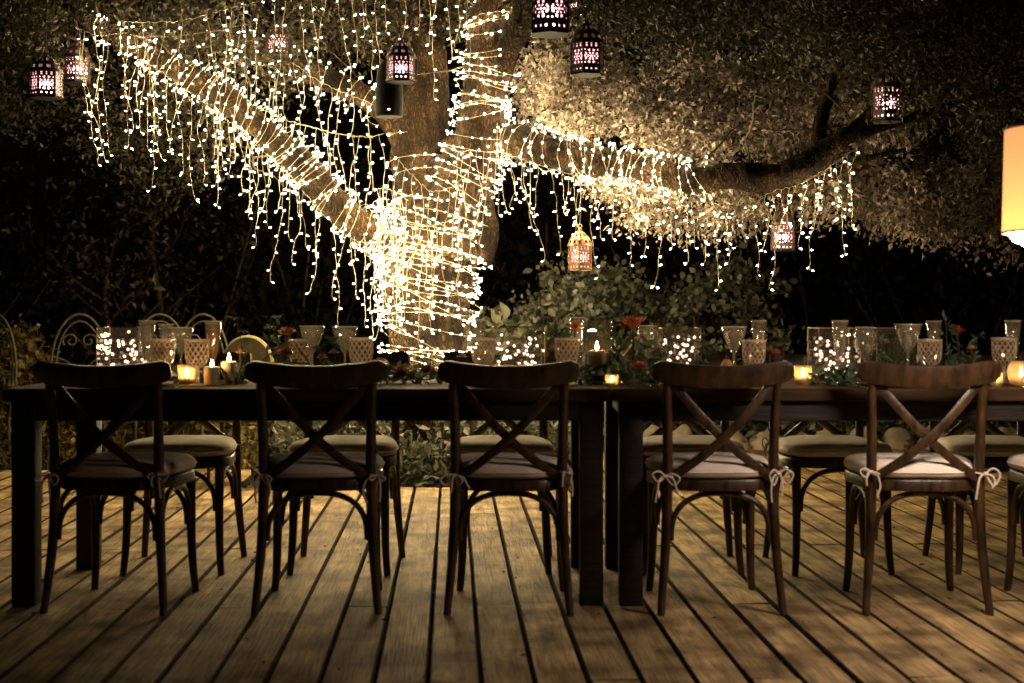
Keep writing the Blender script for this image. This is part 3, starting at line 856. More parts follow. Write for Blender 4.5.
fs = [(a * k + i, a * k + (i + 1) % k, (a + 1) * k + (i + 1) % k, (a + 1) * k + i) for a in range(3) for i in range(k)] + [tuple(range(k))[::-1], tuple(3 * k + i for i in range(k))]
MB().add(vs, fs).build('backrest', sage, t)
MB().box((0, -.2, .43), (.38, .4, .09), bev=.03, seg=3).build('seat', sage, t)
for x, y in ((-.16, .02), (.16, .02), (-.16, -.36), (.16, -.36)):
    MB().tube([(x, y, .40), (x * 1.05, y, 0)], [.016, .011], 8).build('leg', M['chair'], t)

# ================================================================== STRING LIGHTS
def bulb_mesh(mat):
    mb = MB()
    mb.lathe([(.0, 0), (.0023, .0005), (.0028, .004), (.0028, .009), (.0019, .012), (.0, .0132)], 7)
    return mb.mesh('bulb', mat)
BMS = [bulb_mesh(M[k]) for k in ('bulb', 'bulb_dim', 'bulb_hot')]
BRD = random.Random(77)
def put_bulb(p, d, parent, sc=1.0):
    o = bpy.data.objects.new('bulb', BRD.choices(BMS, (55, 25, 20))[0]); sc = BRD.uniform(.78, 1.15); COL.objects.link(o); o.parent = parent
    o.location = p; o.rotation_mode = 'QUATERNION'
    o.rotation_quaternion = Vector(d).to_track_quat('Z', 'Y')
    if sc != 1.0: o.scale = (sc, sc, sc)
    return o
WR = .0018
NB = [0]
def icicle(label, cable, drops, seed=0, wiggle=.011, sag=0.0, tail=True, group='icicle lights on the oak'):
    """cable: (px, py, D) points; drops: (px, length_px) along it; each drop is a strand with bulbs"""
    rd = random.Random(seed)
    Cp = catmull([tuple(W(*c)) for c in cable], max(24, 8 * len(cable)))
    pxs = np.array([512 + q[0] / q[1] * F for q in Cp])
    org = Vector(Cp[0])
    t = thing('icicle_light_string', label, 'string lights', org, group=group)
    cpts = [Vector(q) - org + Vector((0, rd.gauss(0, .004), rd.gauss(0, .004))) for q in Cp]
    MB().tube(cpts, WR * 1.1, 6).build('cable', M['wire'], t)
    for px, ln in drops:
        i = int(np.argmin(np.abs(pxs - px))); top = Vector(Cp[i]) - org
        m_px = top.y + org.y; Lm = ln * m_px / F
        n = max(3, int(Lm / .045)); p = Vector((0, 0, 0)); pts = [p.copy()]; vel = Vector((rd.gauss(0, .15), rd.gauss(0, .2), 0))
        for k in range(n):
            vel = vel * .6 + Vector((rd.gauss(0, .13), rd.gauss(0, .15), 0))
            st = Lm / n
            p = p + Vector((vel.x * st, vel.y * st, -st)); pts.append(p.copy())
        if tail:
            sg = rd.choice([-1, 1]); p = p + Vector((sg * .012, rd.gauss(0, .006), -.012)); pts.append(p.copy())
        fine = [Vector(q) for q in catmull(pts, len(pts) * 3)]
        mb = MB().tube(fine, WR, 6)
        spots = []
        s_ = rd.uniform(.03, .08)
        while s_ < Lm - .015:
            f = s_ / Lm * (len(fine) - 1); k = int(f); q = fine[k]
            sg = rd.choice([-1, 1]); d = Vector((sg * rd.uniform(.6, 1), rd.uniform(-.7, .7), rd.uniform(-.5, .35))).normalized()
            mb.tube([q, q + d * .010], .0035, 5)
            spots.append((q + d * .009, d)); s_ += rd.uniform(.06, .115)
        spots.append((fine[-1], (fine[-1] - fine[-3]).normalized()))
        o = mb.build('light_drop', M['wire'], t); o.location = top
        for q, d in spots: put_bulb(q, d, o); NB[0] += 1
    return t

def auto(x0, x1, step, lmin, lmax, seed):
    rd = random.Random(seed); out = []; x = x0
    while x <= x1:
        out.append((x, rd.uniform(lmin, lmax))); x += step * rd.uniform(.7, 1.35)
    return out

# left side, top cable
icicle('short icicle lights bunched at the far tip of the low limb', [(78, 28, 8.6), (100, 36, 8.55), (125, 33, 8.55), (150, 40, 8.6)], [(80, 128), (85, 80), (92, 128), (101, 100), (109, 118), (118, 60), (128, 95), (138, 112), (147, 70)], 11)
icicle('icicle lights on the topmost cable running up into the dark crown', [(118, 20, 8.5), (128, 22, 8.5), (160, 22, 8.5), (190, 19, 8.55), (222, 11, 8.6), (258, 1, 8.65)], [(128, 60), (142, 165), (155, 128), (168, 110), (182, 65), (205, 118), (219, 70), (232, 82), (246, 110)], 12)
icicle('icicle lights strung under the outer half of the low limb', [(137, 58, 8.62), (165, 74, 8.66), (186, 90, 8.7), (205, 104, 8.74), (222, 116, 8.78)], [(141, 70), (150, 92), (160, 78), (168, 75), (177, 66), (186, 84), (194, 104), (203, 80), (212, 76), (220, 62)], 13)
icicle('icicle lights hanging longest, under the middle of the low limb', [(225, 118, 8.78), (243, 133, 8.8), (256, 145, 8.82), (271, 158, 8.84), (287, 172, 8.88), (300, 188, 8.92)], [(228, 54), (238, 80), (246, 110), (252, 75), (262, 60), (271, 68), (283, 112), (289, 64), (298, 76)], 14)
icicle('icicle lights under the elbow of the low limb next to the trunk', [(302, 190, 8.94), (313, 202, 8.98), (330, 221, 9.0), (346, 235, 9.04), (362, 242, 9.08), (376, 243, 9.1)], [(304, 55), (312, 90), (318, 48), (334, 108), (346, 62), (350, 58), (364, 82), (369, 92), (374, 78)], 15)
# behind: under the upper limb
icicle('icicle lights below the outer part of the upper limb', [(172, 30, 9.6), (195, 42, 9.6), (222, 54, 9.62), (246, 64, 9.64), (272, 66, 9.66)], [(176, 84), (186, 52), (196, 95), (207, 62), (216, 96), (226, 42), (236, 98), (247, 72), (258, 40), (268, 96)], 16)
icicle('icicle lights below the inner part of the upper limb', [(272, 65, 9.62), (294, 64, 9.62), (310, 76, 9.6), (332, 88, 9.58), (352, 96, 9.56), (373, 104, 9.55)], [(275, 56), (284, 104), (293, 46), (303, 80), (312, 64), (320, 95), (331, 55), (341, 112), (352, 38), (366, 90)], 17)
icicle('icicle lights on a slack cable crossing between the two limbs', [(208, 84, 9.3), (232, 98, 9.3), (256, 106, 9.28), (276, 116, 9.26), (300, 124, 9.24), (330, 132, 9.2), (373, 138, 9.2)], [(214, 80), (224, 112), (236, 60), (248, 90), (258, 104), (270, 70), (281, 92), (296, 66)], 18)
icicle('icicle lights dropping beside the trunk from the slack cable', [(296, 124, 9.22), (318, 129, 9.2), (340, 134, 9.2), (362, 137, 9.18), (384, 134, 9.15)], [(306, 88), (316, 52), (328, 84), (340, 110), (352, 66), (360, 122), (372, 128), (378, 100)], 19)
icicle('icicle lights fanning from the crown above the two limbs', [(214, -8, 9.0), (245, -4, 9.0), (275, -10, 9.0), (305, -12, 9.0), (335, -10, 9.0), (352, -12, 9.0)], [(225, 72), (243, 52), (262, 90), (276, 60), (290, 128), (302, 76), (312, 108), (326, 58), (338, 120), (348, 74)], 20)
icicle('icicle lights falling in front of the bare stem', [(358, -12, 9.05), (378, -8, 9.05), (402, -12, 9.1), (428, -8, 9.1), (450, -12, 9.1), (470, -8, 9.1)], [(360, 46), (368, 90), (376, 105), (386, 40), (404, 60), (418, 36), (430, 50), (437, 104), (448, 70), (459, 60), (466, 85)], 21)
# on the trunk
icicle('icicle lights trailing down the shaded flank of the trunk', [(455, 152, 9.1), (470, 150, 9.05), (485, 152, 9.02), (500, 152, 9.0), (512, 155, 9.0)], [(458, 98), (463, 70), (470, 110), (476, 84), (484, 60), (491, 92), (497, 46), (503, 62), (509, 52)], 22)
icicle('dense icicle lights massed on the bright flank of the trunk', [(376, 190, 9.08), (384, 188, 9.02), (396, 192, 9.0), (408, 200, 8.98)], [(377, 120), (380, 140), (384, 115), (388, 148), (392, 120), (396, 105), (401, 130), (406, 95)], 23, .02)
icicle('dense icicle lights looped across the front of the trunk fork', [(398, 160, 9.05), (412, 175, 9.0), (430, 190, 8.98), (450, 188, 8.98), (468, 172, 9.0)], [(399, 70), (405, 92), (413, 60), (421, 80), (430, 72), (440, 95), (449, 66), (457, 85), (465, 60)], 24, .02)
icicle('brightest icicle lights heaped on the low limb joint at the trunk flank', [(372, 205, 9.0), (380, 198, 8.95), (390, 200, 8.92), (400, 206, 8.9)], [(373, 90), (377, 110), (381, 70), (384, 125), (388, 96), (391, 84), (394, 118), (398, 76)], 29, .02)
icicle('icicle lights falling down the middle of the trunk waist', [(404, 222, 8.98), (420, 226, 8.96), (440, 224, 8.96), (460, 216, 8.98)], [(406, 100), (413, 76), (421, 118), (429, 90), (437, 106), (446, 80), (454, 104), (460, 70)], 30, .02)
# right: under the long limb
icicle('icicle lights under the long limb close to the trunk', [(500, 152, 9.12), (515, 157, 9.08), (535, 164, 9.04), (555, 170, 9.0), (580, 177, 8.96)], [(504, 58), (511, 44), (521, 100), (530, 66), (538, 48), (550, 84), (561, 40), (573, 56), (579, 72), (526, 36), (567, 34)], 25)
icicle('icicle lights around the copper lantern under the long limb', [(582, 177, 8.94), (600, 178, 8.9), (620, 180, 8.88), (638, 186, 8.86), (654, 192, 8.84)], [(584, 46), (596, 98), (604, 40), (612, 52), (625, 82), (636, 46), (645, 66), (653, 94), (589, 60), (608, 28), (617, 58), (630, 36), (641, 30)], 26)
icicle('icicle lights in front of the pale lit sprays of foliage', [(656, 192, 8.82), (676, 196, 8.8), (698, 200, 8.78), (718, 204, 8.76), (740, 202, 8.75), (757, 198, 8.74)], [(662, 40), (671, 52), (686, 64), (697, 40), (706, 60), (717, 84), (729, 38), (738, 50), (752, 74), (680, 34), (692, 48), (711, 30), (724, 58), (745, 34)], 27)
icicle('icicle lights under the fork at the end of the long limb', [(760, 197, 8.74), (780, 190, 8.72), (800, 184, 8.7), (822, 172, 8.68), (842, 158, 8.66), (860, 146, 8.64)], [(765, 54), (782, 98), (795, 58), (803, 48), (815, 92), (826, 60), (836, 92), (848, 72), (858, 60), (773, 40), (789, 36), (808, 66), (820, 34), (831, 52), (842, 44)], 28)

def wrap(label, key, t0, t1, turns, nb, seed, off=.010, loose=.02, group='light strings wound on the oak'):
    rd = random.Random(seed); P, r = LIMB[key]; wob = .034 if key == 'trunk' else (.022 if key == 'wrapped' else .010)
    n = int(turns * 22); pts = []; nrm = []
    ph = rd.uniform(0, 6.28)
    for i in range(n + 1):
        u = i / n; f = (t0 + (t1 - t0) * u + wob * (math.sin(u * turns * 7 + ph) + .8 * math.sin(u * turns * 3.3 + 2 * ph))) * (len(P) - 1)
        f = min(max(f, 0), len(P) - 1.001); k = int(f); v = f - k
        c = P[k].lerp(P[k + 1], v); rr = r[k] * (1 - v) + r[k + 1] * v
        T = (P[k + 1] - P[k]).normalized(); a = T.cross(Vector((0, 1, 0)) if abs(T.y) < .9 else Vector((1, 0, 0))).normalized(); b2 = T.cross(a)
        ang = ph + u * turns * 2 * PI
        d = a * math.cos(ang) + b2 * math.sin(ang)
        sag = abs(rd.gauss(0, loose)) * .4
        base = c + d * rr
        pts.append(c + d * (rr * 1.06 + off + sag + .012)); nrm.append(d)
    org = pts[0].copy(); t = thing('wound_light_string', label, 'string lights', org, group=group)
    fine = [Vector(q) for q in catmull([tuple(p - org) for p in pts], len(pts) * 2)]
    cb = MB().tube(fine, WR, 5).build('cable', M['wire'], t)
    for j in range(nb):
        u = (j + rd.uniform(.1, .9)) / nb; k = min(int(u * n), n - 1)
        d = (nrm[k] + Vector((rd.gauss(0, .5), rd.gauss(0, .5), rd.gauss(0, .5)))).normalized()
        put_bulb(pts[k] - org + d * .004, d, t); NB[0] += 1
    return t
wrap('light string wound round the foot of the trunk above the table', 'trunk', .36, .50, 3.2, 70, 31)
wrap('light string wound round the waist of the trunk', 'trunk', .48, .66, 4.2, 95, 32)
wrap('light string wound round the thick shoulder of the trunk', 'trunk', .62, .86, 5, 98, 33)
wrap('second light string crossing the trunk from waist to shoulder', 'trunk', .86, .50, 3.3, 80, 34)
wrap('light string wound thickly round the upright stem', 'wrapped', .14, .52, 7, 98, 35)
wrap('light string spiralling up the upright stem towards the crown', 'wrapped', .40, .86, 7, 95, 36)
wrap('light string wound round the base of the bare stem', 'bare', .06, .32, 3.5, 60, 37)
wrap('light string coiled along the low limb by the trunk', 'low', .04, .36, 11, 90, 38)
wrap('light string coiled along the middle of the low limb', 'low', .34, .66, 11, 80, 39)
wrap('light string coiled along the upper limb', 'upper', .10, .72, 13, 98, 40)
wrap('light string coiled along the inner half of the long limb', 'long', .08, .34, 8, 85, 41)
wrap('light string coiled along the outer half of the long limb', 'long', .30, .47, 6, 60, 42)

wrap('second light string coiled tight along the low limb by the trunk', 'low', .03, .34, 12, 98, 51)
wrap('second light string coiled along the middle of the low limb, dipping loosely', 'low', .32, .70, 12, 98, 52, loose=.05)
wrap('light string coiled along the thin tip of the low limb', 'low', .66, .90, 9, 70, 53)
wrap('second light string coiled along the inner half of the long limb', 'long', .06, .30, 8, 98, 54)
wrap('second light string coiled over the middle of the long limb', 'long', .26, .50, 8, 98, 55)
wrap('light string crowding the upper stretch of the upright stem', 'wrapped', .46, .82, 8, 98, 56, loose=.05)
wrap('light string circling the fork branch beside the upright stem', 'fork', .03, .40, 5, 60, 57)
wrap('light string zigzagging over the trunk from its foot up to the fork', 'trunk', .32, .72, 3.7, 98, 58, off=.015, loose=.05)
wrap('light string drooping in loops round the trunk just above the table', 'trunk', .30, .47, 3.1, 96, 46, off=.012, loose=.04)
wrap('light string slung diagonally over the trunk shoulder', 'trunk', .88, .40, 2.3, 90, 43, off=.02, loose=.06)
wrap('loose light string criss-crossing the trunk waist', 'trunk', .44, .80, 2.7, 95, 44, off=.02, loose=.06)
wrap('light string bunched round the throat of the upright stem', 'wrapped', .02, .36, 4.2, 98, 45, off=.015, loose=.05)
# ================================================================== HANGING LANTERNS
def punched_lantern(name, label, px, ytop, ybot, D, wpx, metal, core=1.0, cord_to=-60, rz=.3, sides=6, group='punched metal lanterns in the oak'):
    """hexagonal body of real punched panels, domed cap with finial, glowing glass inside, hung on a cord"""
    z1 = W(px, ytop, D); z0 = W(px, ybot, D); H = z1.z - z0.z; r = wpx / F * D / 2
    t = thing(name, label, 'lantern', z0, rz, group)
    hb = H * .50; base = H * .06
    nu, nv = 26, max(20, int(26 * hb / r))
    def hole(u, v):
        # u,v in -1..1 on a panel: a rosette, rows of dots above and below
        a = math.atan2(v * hb / r, u); q = math.hypot(u, v * hb / r)
        if q < .15: return True
        if .24 < q < .50 and math.cos(a * 6) > .1: return True
        if .58 < q < .84 and math.cos(a * 8 + PI) > .25: return True
        rows = (-.86, .74, .90) if hb > r * 1.1 else (-.88, .88)
        if abs(u) < .9 and any(abs(v - z) < .055 for z in rows) and math.cos(u * PI * 3.5) > .35: return True
        if abs(u) > .70 and abs(v) < .5 and math.cos(v * PI * 4) > .5 and abs(u) < .86: return True
        return False
    mb = MB()
    for s_ in range(sides):
        a0, a1 = 2 * PI * s_ / sides, 2 * PI * (s_ + 1) / sides
        p0, p1 = Vector((r * math.cos(a0), r * math.sin(a0), 0)), Vector((r * math.cos(a1), r * math.sin(a1), 0))
        vs = [p0.lerp(p1, i / nu) + Vector((0, 0, base + hb * j / nv)) for j in range(nv + 1) for i in range(nu + 1)]
        fs = []
        for j in range(nv):
            for i in range(nu):
                if hole((i + .5) / nu * 2 - 1, (j + .5) / nv * 2 - 1): continue
                a = j * (nu + 1) + i; fs.append((a, a + 1, a + nu + 2, a + nu + 1))
        mb.add(vs, fs)
    mb.build('body', metal, t, smooth=False)
    mb = MB()
    for s_ in range(sides):
        a0 = 2 * PI * s_ / sides; mb.tube([(r * math.cos(a0), r * math.sin(a0), base * .3), (r * math.cos(a0), r * math.sin(a0), base + hb)], .0035, 6)
    for zz in (base, base + hb): mb.tube([(r * 1.02 * math.cos(2 * PI * k / sides), r * 1.02 * math.sin(2 * PI * k / sides), zz) for k in range(sides)], .004, 6, closed=True)
    mb.build('frame', metal, t, smooth=False)
    MB().lathe([(0, base * .2), (r * .98, base * .2), (r * .98, base), (0, base)], sides).build('base', M['black'] if metal is M['punched'] else metal, t, smooth=False)
    # domed cap, punched with slots
    mb = MB(); prof = [(r * 1.03, base + hb), (r * .95, base + hb + H * 1.37 * .05), (r * .86, base + hb + H * 1.37 * .10), (r * .70, base + hb + H * 1.37 * .16), (r * .42, base + hb + H * 1.37 * .22), (r * .14, base + hb + H * 1.37 * .27)]
    n = 24
    vs = [(q * math.cos(2 * PI * j / n), q * math.sin(2 * PI * j / n), z) for q, z in prof for j in range(n)]
    fs = [(i * n + j, i * n + (j + 1) % n, (i + 1) * n + (j + 1) % n, (i + 1) * n + j) for i in range(len(prof) - 1) for j in range(n) if not (i in (1, 3) and j % 2 == 0)]
    mb.add(vs, fs); mb.build('cap', metal, t)
    mb = MB(); zt = base + hb + H * 1.37 * .27
    mb.lathe([(r * .14, zt), (r * .2, zt + H * .02), (r * .09, zt + H * .045), (0, zt + H * .06)], 12)
    mb.tube([(.012 * math.cos(a), 0, zt + H * .06 + .010 + .012 * math.sin(a)) for a in np.linspace(0, 2 * PI, 13)], .0025, 5)
    mb.build('finial', metal, t)
    if core > 0:
        MB().lathe([(r * .80, base * 1.1), (r * .80, base + hb * .98)], sides).build('glass_liner', M['liner'], t, smooth=False)
        MB().lathe([(0, base * 1.2), (r * .34, base * 1.3), (r * .38, base + hb * .55), (r * .25, base + hb * .62), (0, base + hb * .64)], 14).build('glowing_candle', M['core'] if core == 1 else emit('lantern glow soft', (1.0, .62, .5), 7 * core), t)
    top = W(px, cord_to, D).z - z0.z
    MB().tube([(0, 0, zt + H * .06 + .02), (.006, 0, (zt + top) / 2), (0, 0, top)], .0025, 5).build('cord', M['twig'], t)
    return t
punched_lantern('hanging_lantern', 'dark punched lantern glowing pink, alone over the shaded end of the table', 887, 61, 123, 8.0, 32, M['punched'], cord_to=-70, rz=.15)
punched_lantern('hanging_lantern', 'large punched lantern cut by the photo top beside the forked branch', 550, -42, 36, 7.2, 42, M['punched'], cord_to=-110, rz=.5)
punched_lantern('hanging_lantern', 'pointed punched lantern hanging lowest of the three together over the trunk side', 587, 19, 76, 7.6, 34, M['punched'], core=.6, cord_to=-80, rz=.25)
punched_lantern('hanging_lantern', 'small bright punched lantern tucked behind its two larger neighbours at the photo top', 580, -28, 22, 8.6, 27, M['punched'], cord_to=-90)
punched_lantern('hanging_lantern', 'punched lantern shining mauve in front of the bare stem, above the black case', 401, 38, 83, 8.6, 30, M['punched'], cord_to=-60, rz=.1)
punched_lantern('hanging_lantern', 'punched lantern with copper edge at the outer tip of the crown', 46, 52, 99, 8.2, 33, M['punched'], cord_to=-60, rz=.35)
punched_lantern('hanging_lantern', 'punched lantern half veiled by the outermost icicle lights', 77, 38, 84, 8.9, 27, M['punched'], cord_to=-60, rz=.7)
punched_lantern('hanging_lantern', 'punched lantern sparkling among drops below the end of the long limb', 783, 205, 252, 9.0, 25, M['punched'], cord_to=185, rz=.2)
punched_lantern('hanging_lantern', 'small copper lantern with domed top under the long limb', 580, 227, 271, 9.0, 25, M['copper'], core=.7, cord_to=170, rz=.4)
punched_lantern('hanging_lantern', 'punched lantern whose foot just dips in at the photo top', 926, -36, 6, 8.2, 26, M['copper'], core=.5, cord_to=-90, rz=.4)
punched_lantern('hanging_lantern', 'punched lantern sparkling on the upper limb among icicle lights', 278, 20, 56, 9.4, 24, M['punched'], cord_to=-60, rz=.4)
# black case strapped to the stem
p = W(389, 117, 8.75)
t = thing('outdoor_speaker', 'black rounded case with a tiny light, hung against the bare stem', 'speaker', p)
MB().lathe([(0, 0), (.078, 0), (.086, .012), (.088, .10), (.080, .24), (.066, .315), (.042, .345), (0, .352)], 24).build('case', M['black'], t)
MB().box((.006, -.088, .035), (.016, .008, .010), bev=.002).build('indicator_light', M['fairy'], t)
MB().tube([(0, .03, .33), (0, .06, .6), (0, .3, .95)], .004, 6).build('cord', M['twig'], t)

# pendant drum lamp at the edge, seen from below
D = 4.25; pc = Vector((gx(1005, D) + .175, D, W(0, 232, D).z))
t = thing('pendant_lamp', 'glowing orange drum shade with white underside hanging over the table end', 'lamp', pc)
hh = 104 / F * D
def shade_mat():
    m, nt, b = new_mat('lit amber shade'); nt.nodes.remove(b); L = nt.links.new
    e = nt.nodes.new('ShaderNodeEmission'); e.inputs[0].default_value = (1.0, .58, .27, 1); e.inputs[1].default_value = .46
    d = nt.nodes.new('ShaderNodeBsdfTranslucent'); d.inputs[0].default_value = (.26, .165, .075, 1)
    a = nt.nodes.new('ShaderNodeAddShader'); L(e.outputs[0], a.inputs[0]); L(d.outputs[0], a.inputs[1]); L(a.outputs[0], nt.nodes['Material Output'].inputs[0])
    return m
MB().lathe([(.175, 0), (.168, hh), (.165, hh), (.172, 0)], 48).build('shade', shade_mat(), t)
braid = pm('red braid', (.25, .06, .03), rough=.8)
for zz, rr in ((0, .1745), (hh, .1675)): MB().tube([(rr * math.cos(a), rr * math.sin(a), zz) for a in np.linspace(0, 2 * PI, 49)[:-1]], .004, 6, closed=True).build('rim', braid, t)
MB().lathe([(0, -.055), (.05, -.053), (.10, -.044), (.14, -.026), (.163, .002), (.163, .012), (0, .012)], 40).build('diffuser', M['diffuser'], t)
MB().tube([(0, 0, .02), (0, 0, hh + .04), (0, .02, 1.2)], .004, 6).build('cord', M['black'], t)

# garden spotlight half hidden in the shrub
p = Vector((gx(592, 10.25), 10.25, gp))
t = thing('garden_spotlight', 'small bright spotlight on a stake in front of the pale shrub', 'spotlight', p)
MB().tube([(0, 0, 0), (0, 0, 1.0)], .008, 8).build('stake', M['black'], t)
MB().lathe([(0, -.05), (.03, -.05), (.042, .02), (.038, .02), (.03, -.04), (0, -.04)], 16, (0, 0, 1.05)).build('housing', M['black'], t)
MB().lathe([(0, .012), (.036, .016), (.02, .03), (0, .034)], 16, (0, 0, 1.05)).build('lens', emit('spotlight lens', (1, .88, .62), 320), t)

# ================================================================== TABLE SETTING
def tx(px, D): return gx(px, D)
def zt(py, D): return CAMZ - (py - HZ) / F * D
PARTS = {}
def proto(name, parts):
    """parts: list of (part name, mesh, sub) -> stored meshes"""
    PARTS[name] = parts
def place(name, kind, label, cat, px, D, sc=(1, 1, 1), rz=0.0, z=None, group=None):
    parts = PARTS[kind]
    loc = (tx(px, D), D, TT if z is None else z)
    if len(parts) == 1:
        o = bpy.data.objects.new(name, parts[0][1]); COL.objects.link(o); o.location = loc
    else:
        o = thing(name, label, cat, loc)
        for pn, me in parts:
            c = bpy.data.objects.new(pn, me); COL.objects.link(c); c.parent = o
    o.rotation_euler = (0, 0, rz); o.scale = sc
    return tag(o, label, cat, group)

def glass_profile(kind):
    if kind == 'flute': return [(0, 0), (.031, .0), (.032, .003), (.008, .007), (.0045, .02), (.0045, .075), (.010, .088), (.019, .12), (.0255, .18), (.031, .24), (.0295, .24), (.024, .18), (.0175, .122), (.006, .09), (0, .088)]
    if kind == 'coupe': return [(0, 0), (.034, .0), (.035, .003), (.008, .008), (.0045, .02), (.0045, .11), (.012, .12), (.030, .150), (.045, .19), (.0505, .218), (.049, .218), (.0435, .19), (.028, .152), (.008, .122), (0, .12)]
    if kind == 'wine': return [(0, 0), (.035, .0), (.036, .003), (.008, .008), (.0045, .02), (.0045, .09), (.012, .098), (.034, .122), (.043, .155), (.041, .19), (.036, .215), (.0345, .215), (.0395, .19), (.0415, .155), (.032, .124), (.008, .10), (0, .098)]
for kd in ('flute', 'coupe', 'wine'):
    gp_ = glass_profile(kd); rz_ = max(q[1] for q in gp_); rx_ = [q[0] for q in gp_ if q[1] == rz_][0]
    gm = MB().lathe(gp_, 32); gm.m = 1
    gm.tube([(rx_ * math.cos(a), rx_ * math.sin(a), rz_) for a in np.linspace(0, 2 * PI, 33)[:-1]], .0016, 6, closed=True)
    gm.tube([(gp_[2][0] * math.cos(a), gp_[2][0] * math.sin(a), .003) for a in np.linspace(0, 2 * PI, 33)[:-1]], .0013, 6, closed=True)
    proto(kd, [('glass', gm.mesh(kd, [M['glass'], M['rim']], 'all'))])
# flute holding a pink drink
proto('pink_flute', [('glass', PARTS['flute'][0][1]), ('drink', MB().lathe([(0, .09), (.006, .092), (.017, .122), (.0235, .18), (.0265, .205), (0, .205)], 20).mesh('drink', M['pink']))])
# diamond-cut goblet: facetted bowl on a stem
def goblet_mesh():
    mb = MB(); prof = catmull([(.010, .064), (.026, .072), (.038, .086), (.0435, .104), (.0455, .124), (.046, .145), (.0455, .163)], 40)
    nd, nr = 13, 8
    def pt(u, v, inset=0.0):
        q = prof[min(39, max(0, int(round(v * 39))))]; a = 2 * PI * u / nd
        r = q[0] * (1 - inset); return Vector((r * math.cos(a), r * math.sin(a), q[1]))
    for j in range(-1, nr):
        for i in range(nd):
            u = i + (.5 if j % 2 else 0); v0, v1, v2 = j / nr, (j + 1) / nr, (j + 2) / nr
            c = [(u, max(0, v0)), (u + .5, v1), (u, min(1, v2)), (u - .5, v1)]
            ce = (u, v1); inn = [(ce[0] + (q[0] - ce[0]) * .72, ce[1] + (q[1] - ce[1]) * .72) for q in c]
            O = [pt(*q) for q in c]; I = [pt(q[0], q[1], .07) for q in inn]
            mb.m = 0; mb.add(O + I, [(k, (k + 1) % 4, 4 + (k + 1) % 4, 4 + k) for k in range(4)])
            mb.m = 1; mb.add(I, [(0, 1, 2, 3)])
    mb.m = 0
    mb.lathe([(.0455, .162), (.0475, .166), (.0475, .171), (.0455, .172), (.0440, .164)], 40)
    return mb.mesh('bowl', [M['cut'], M['facet']], False)
proto('goblet', [('bowl', goblet_mesh()), ('stem', MB().lathe([(0, 0), (.034, 0), (.035, .004), (.012, .010), (.008, .02), (.010, .04), (.007, .055), (.010, .066)], 20).mesh('stem', M['cut']))])
# votive with candle
def candle_mesh(r, h_): return MB().lathe([(0, 0), (r, 0), (r, h_ - .004), (r * .85, h_), (r * .3, h_ - .006), (0, h_ - .006)], 20)
fl = lambda z: MB().lathe([(0, z), (.005, z + .006), (.0065, z + .013), (.004, z + .024), (0, z + .036)], 10).mesh('flame', M['flame'])
proto('votive', [('glass_cup', MB().lathe([(0, 0), (.026, 0), (.030, .004), (.035, .06), (.036, .075), (.034, .075), (.032, .06), (.027, .008), (0, .006)], 24).mesh('glass_cup', M['votive'], 'all')), ('candle', candle_mesh(.022, .03).mesh('candle', M['wax'])), ('flame', fl(.03))])
proto('globe', [('glass_cup', MB().lathe([(0, 0), (.03, 0), (.048, .02), (.056, .05), (.052, .08), (.038, .102), (.036, .102), (.049, .08), (.053, .05), (.045, .022), (0, .006)], 24).mesh('glass_cup', M['votive'], 'all')), ('candle', candle_mesh(.024, .035).mesh('candle', M['wax'])), ('flame', fl(.035))])
proto('hurricane', [('cylinder', MB().lathe([(0, .0), (.058, 0), (.06, .004), (.06, .245), (.058, .245), (.057, .008), (0, .006)], 28).mesh('cylinder', M['pane'], 'all')), ('candle', candle_mesh(.036, .125).mesh('candle', M['wax'])), ('flame', fl(.125))])
proto('pillar', [('candle', candle_mesh(.03, .085).mesh('candle', M['wax'])), ('flame', fl(.083))])
# plates, napkins, cutlery
proto('plate', [('plate', MB().lathe([(0, .004), (.085, .004), (.088, .0), (.092, .004), (.138, .017), (.139, .020), (.136, .021), (.09, .009), (0, .008)], 48).mesh('plate', M['china'], 'all'))])
proto('charger', [('plate', MB().lathe([(0, .002), (.11, .002), (.155, .010), (.158, .013), (.155, .014), (.11, .007), (0, .007)], 48).mesh('charger', M['china'], 'all'))])
nb_ = MB(); rr_ = np.linspace(0, 1, 9)
vs, fs = [], []
for j in range(9):
    for i in range(15):
        x = (i / 14 - .5) * .2; y = (j / 8 - .5) * .09
        vs.append((x, y, .010 + .007 * math.sin(i * 1.1 + j * .4) * (1 - abs(y) / .06) + .008 * (1 - (y / .045) ** 2)))
fs = [(j * 15 + i, j * 15 + i + 1, (j + 1) * 15 + i + 1, (j + 1) * 15 + i) for j in range(8) for i in range(14)]
nb_.add(vs, fs); nb_.add([(v[0], v[1], 0.001) for v in vs], [f[::-1] for f in fs])
proto('napkin', [('napkin', nb_.mesh('napkin', M['napkin'], 'all'))])
fk = MB(); fk.bar([(0, -.10, .004), (0, -.03, .003), (0, .03, .006), (0, .055, .006)], (1, 0, 0), [.012, .008, .007, .02], .003)
for k in range(4): fk.bar([((k - 1.5) * .006, .054, .006), ((k - 1.5) * .006, .08, .008), ((k - 1.5) * .006, .10, .005)], (1, 0, 0), [.004, .003, .002], .0025)
proto('fork', [('fork', fk.mesh('fork', M['steel']))])
kn = MB().bar([(0, -.11, .004), (0, -.02, .004), (0, .0, .003), (0, .08, .002), (0, .11, .002)], (1, 0, 0), [.012, .011, .017, .018, .005], .003)
proto('knife', [('knife', kn.mesh('knife', M['steel']))])
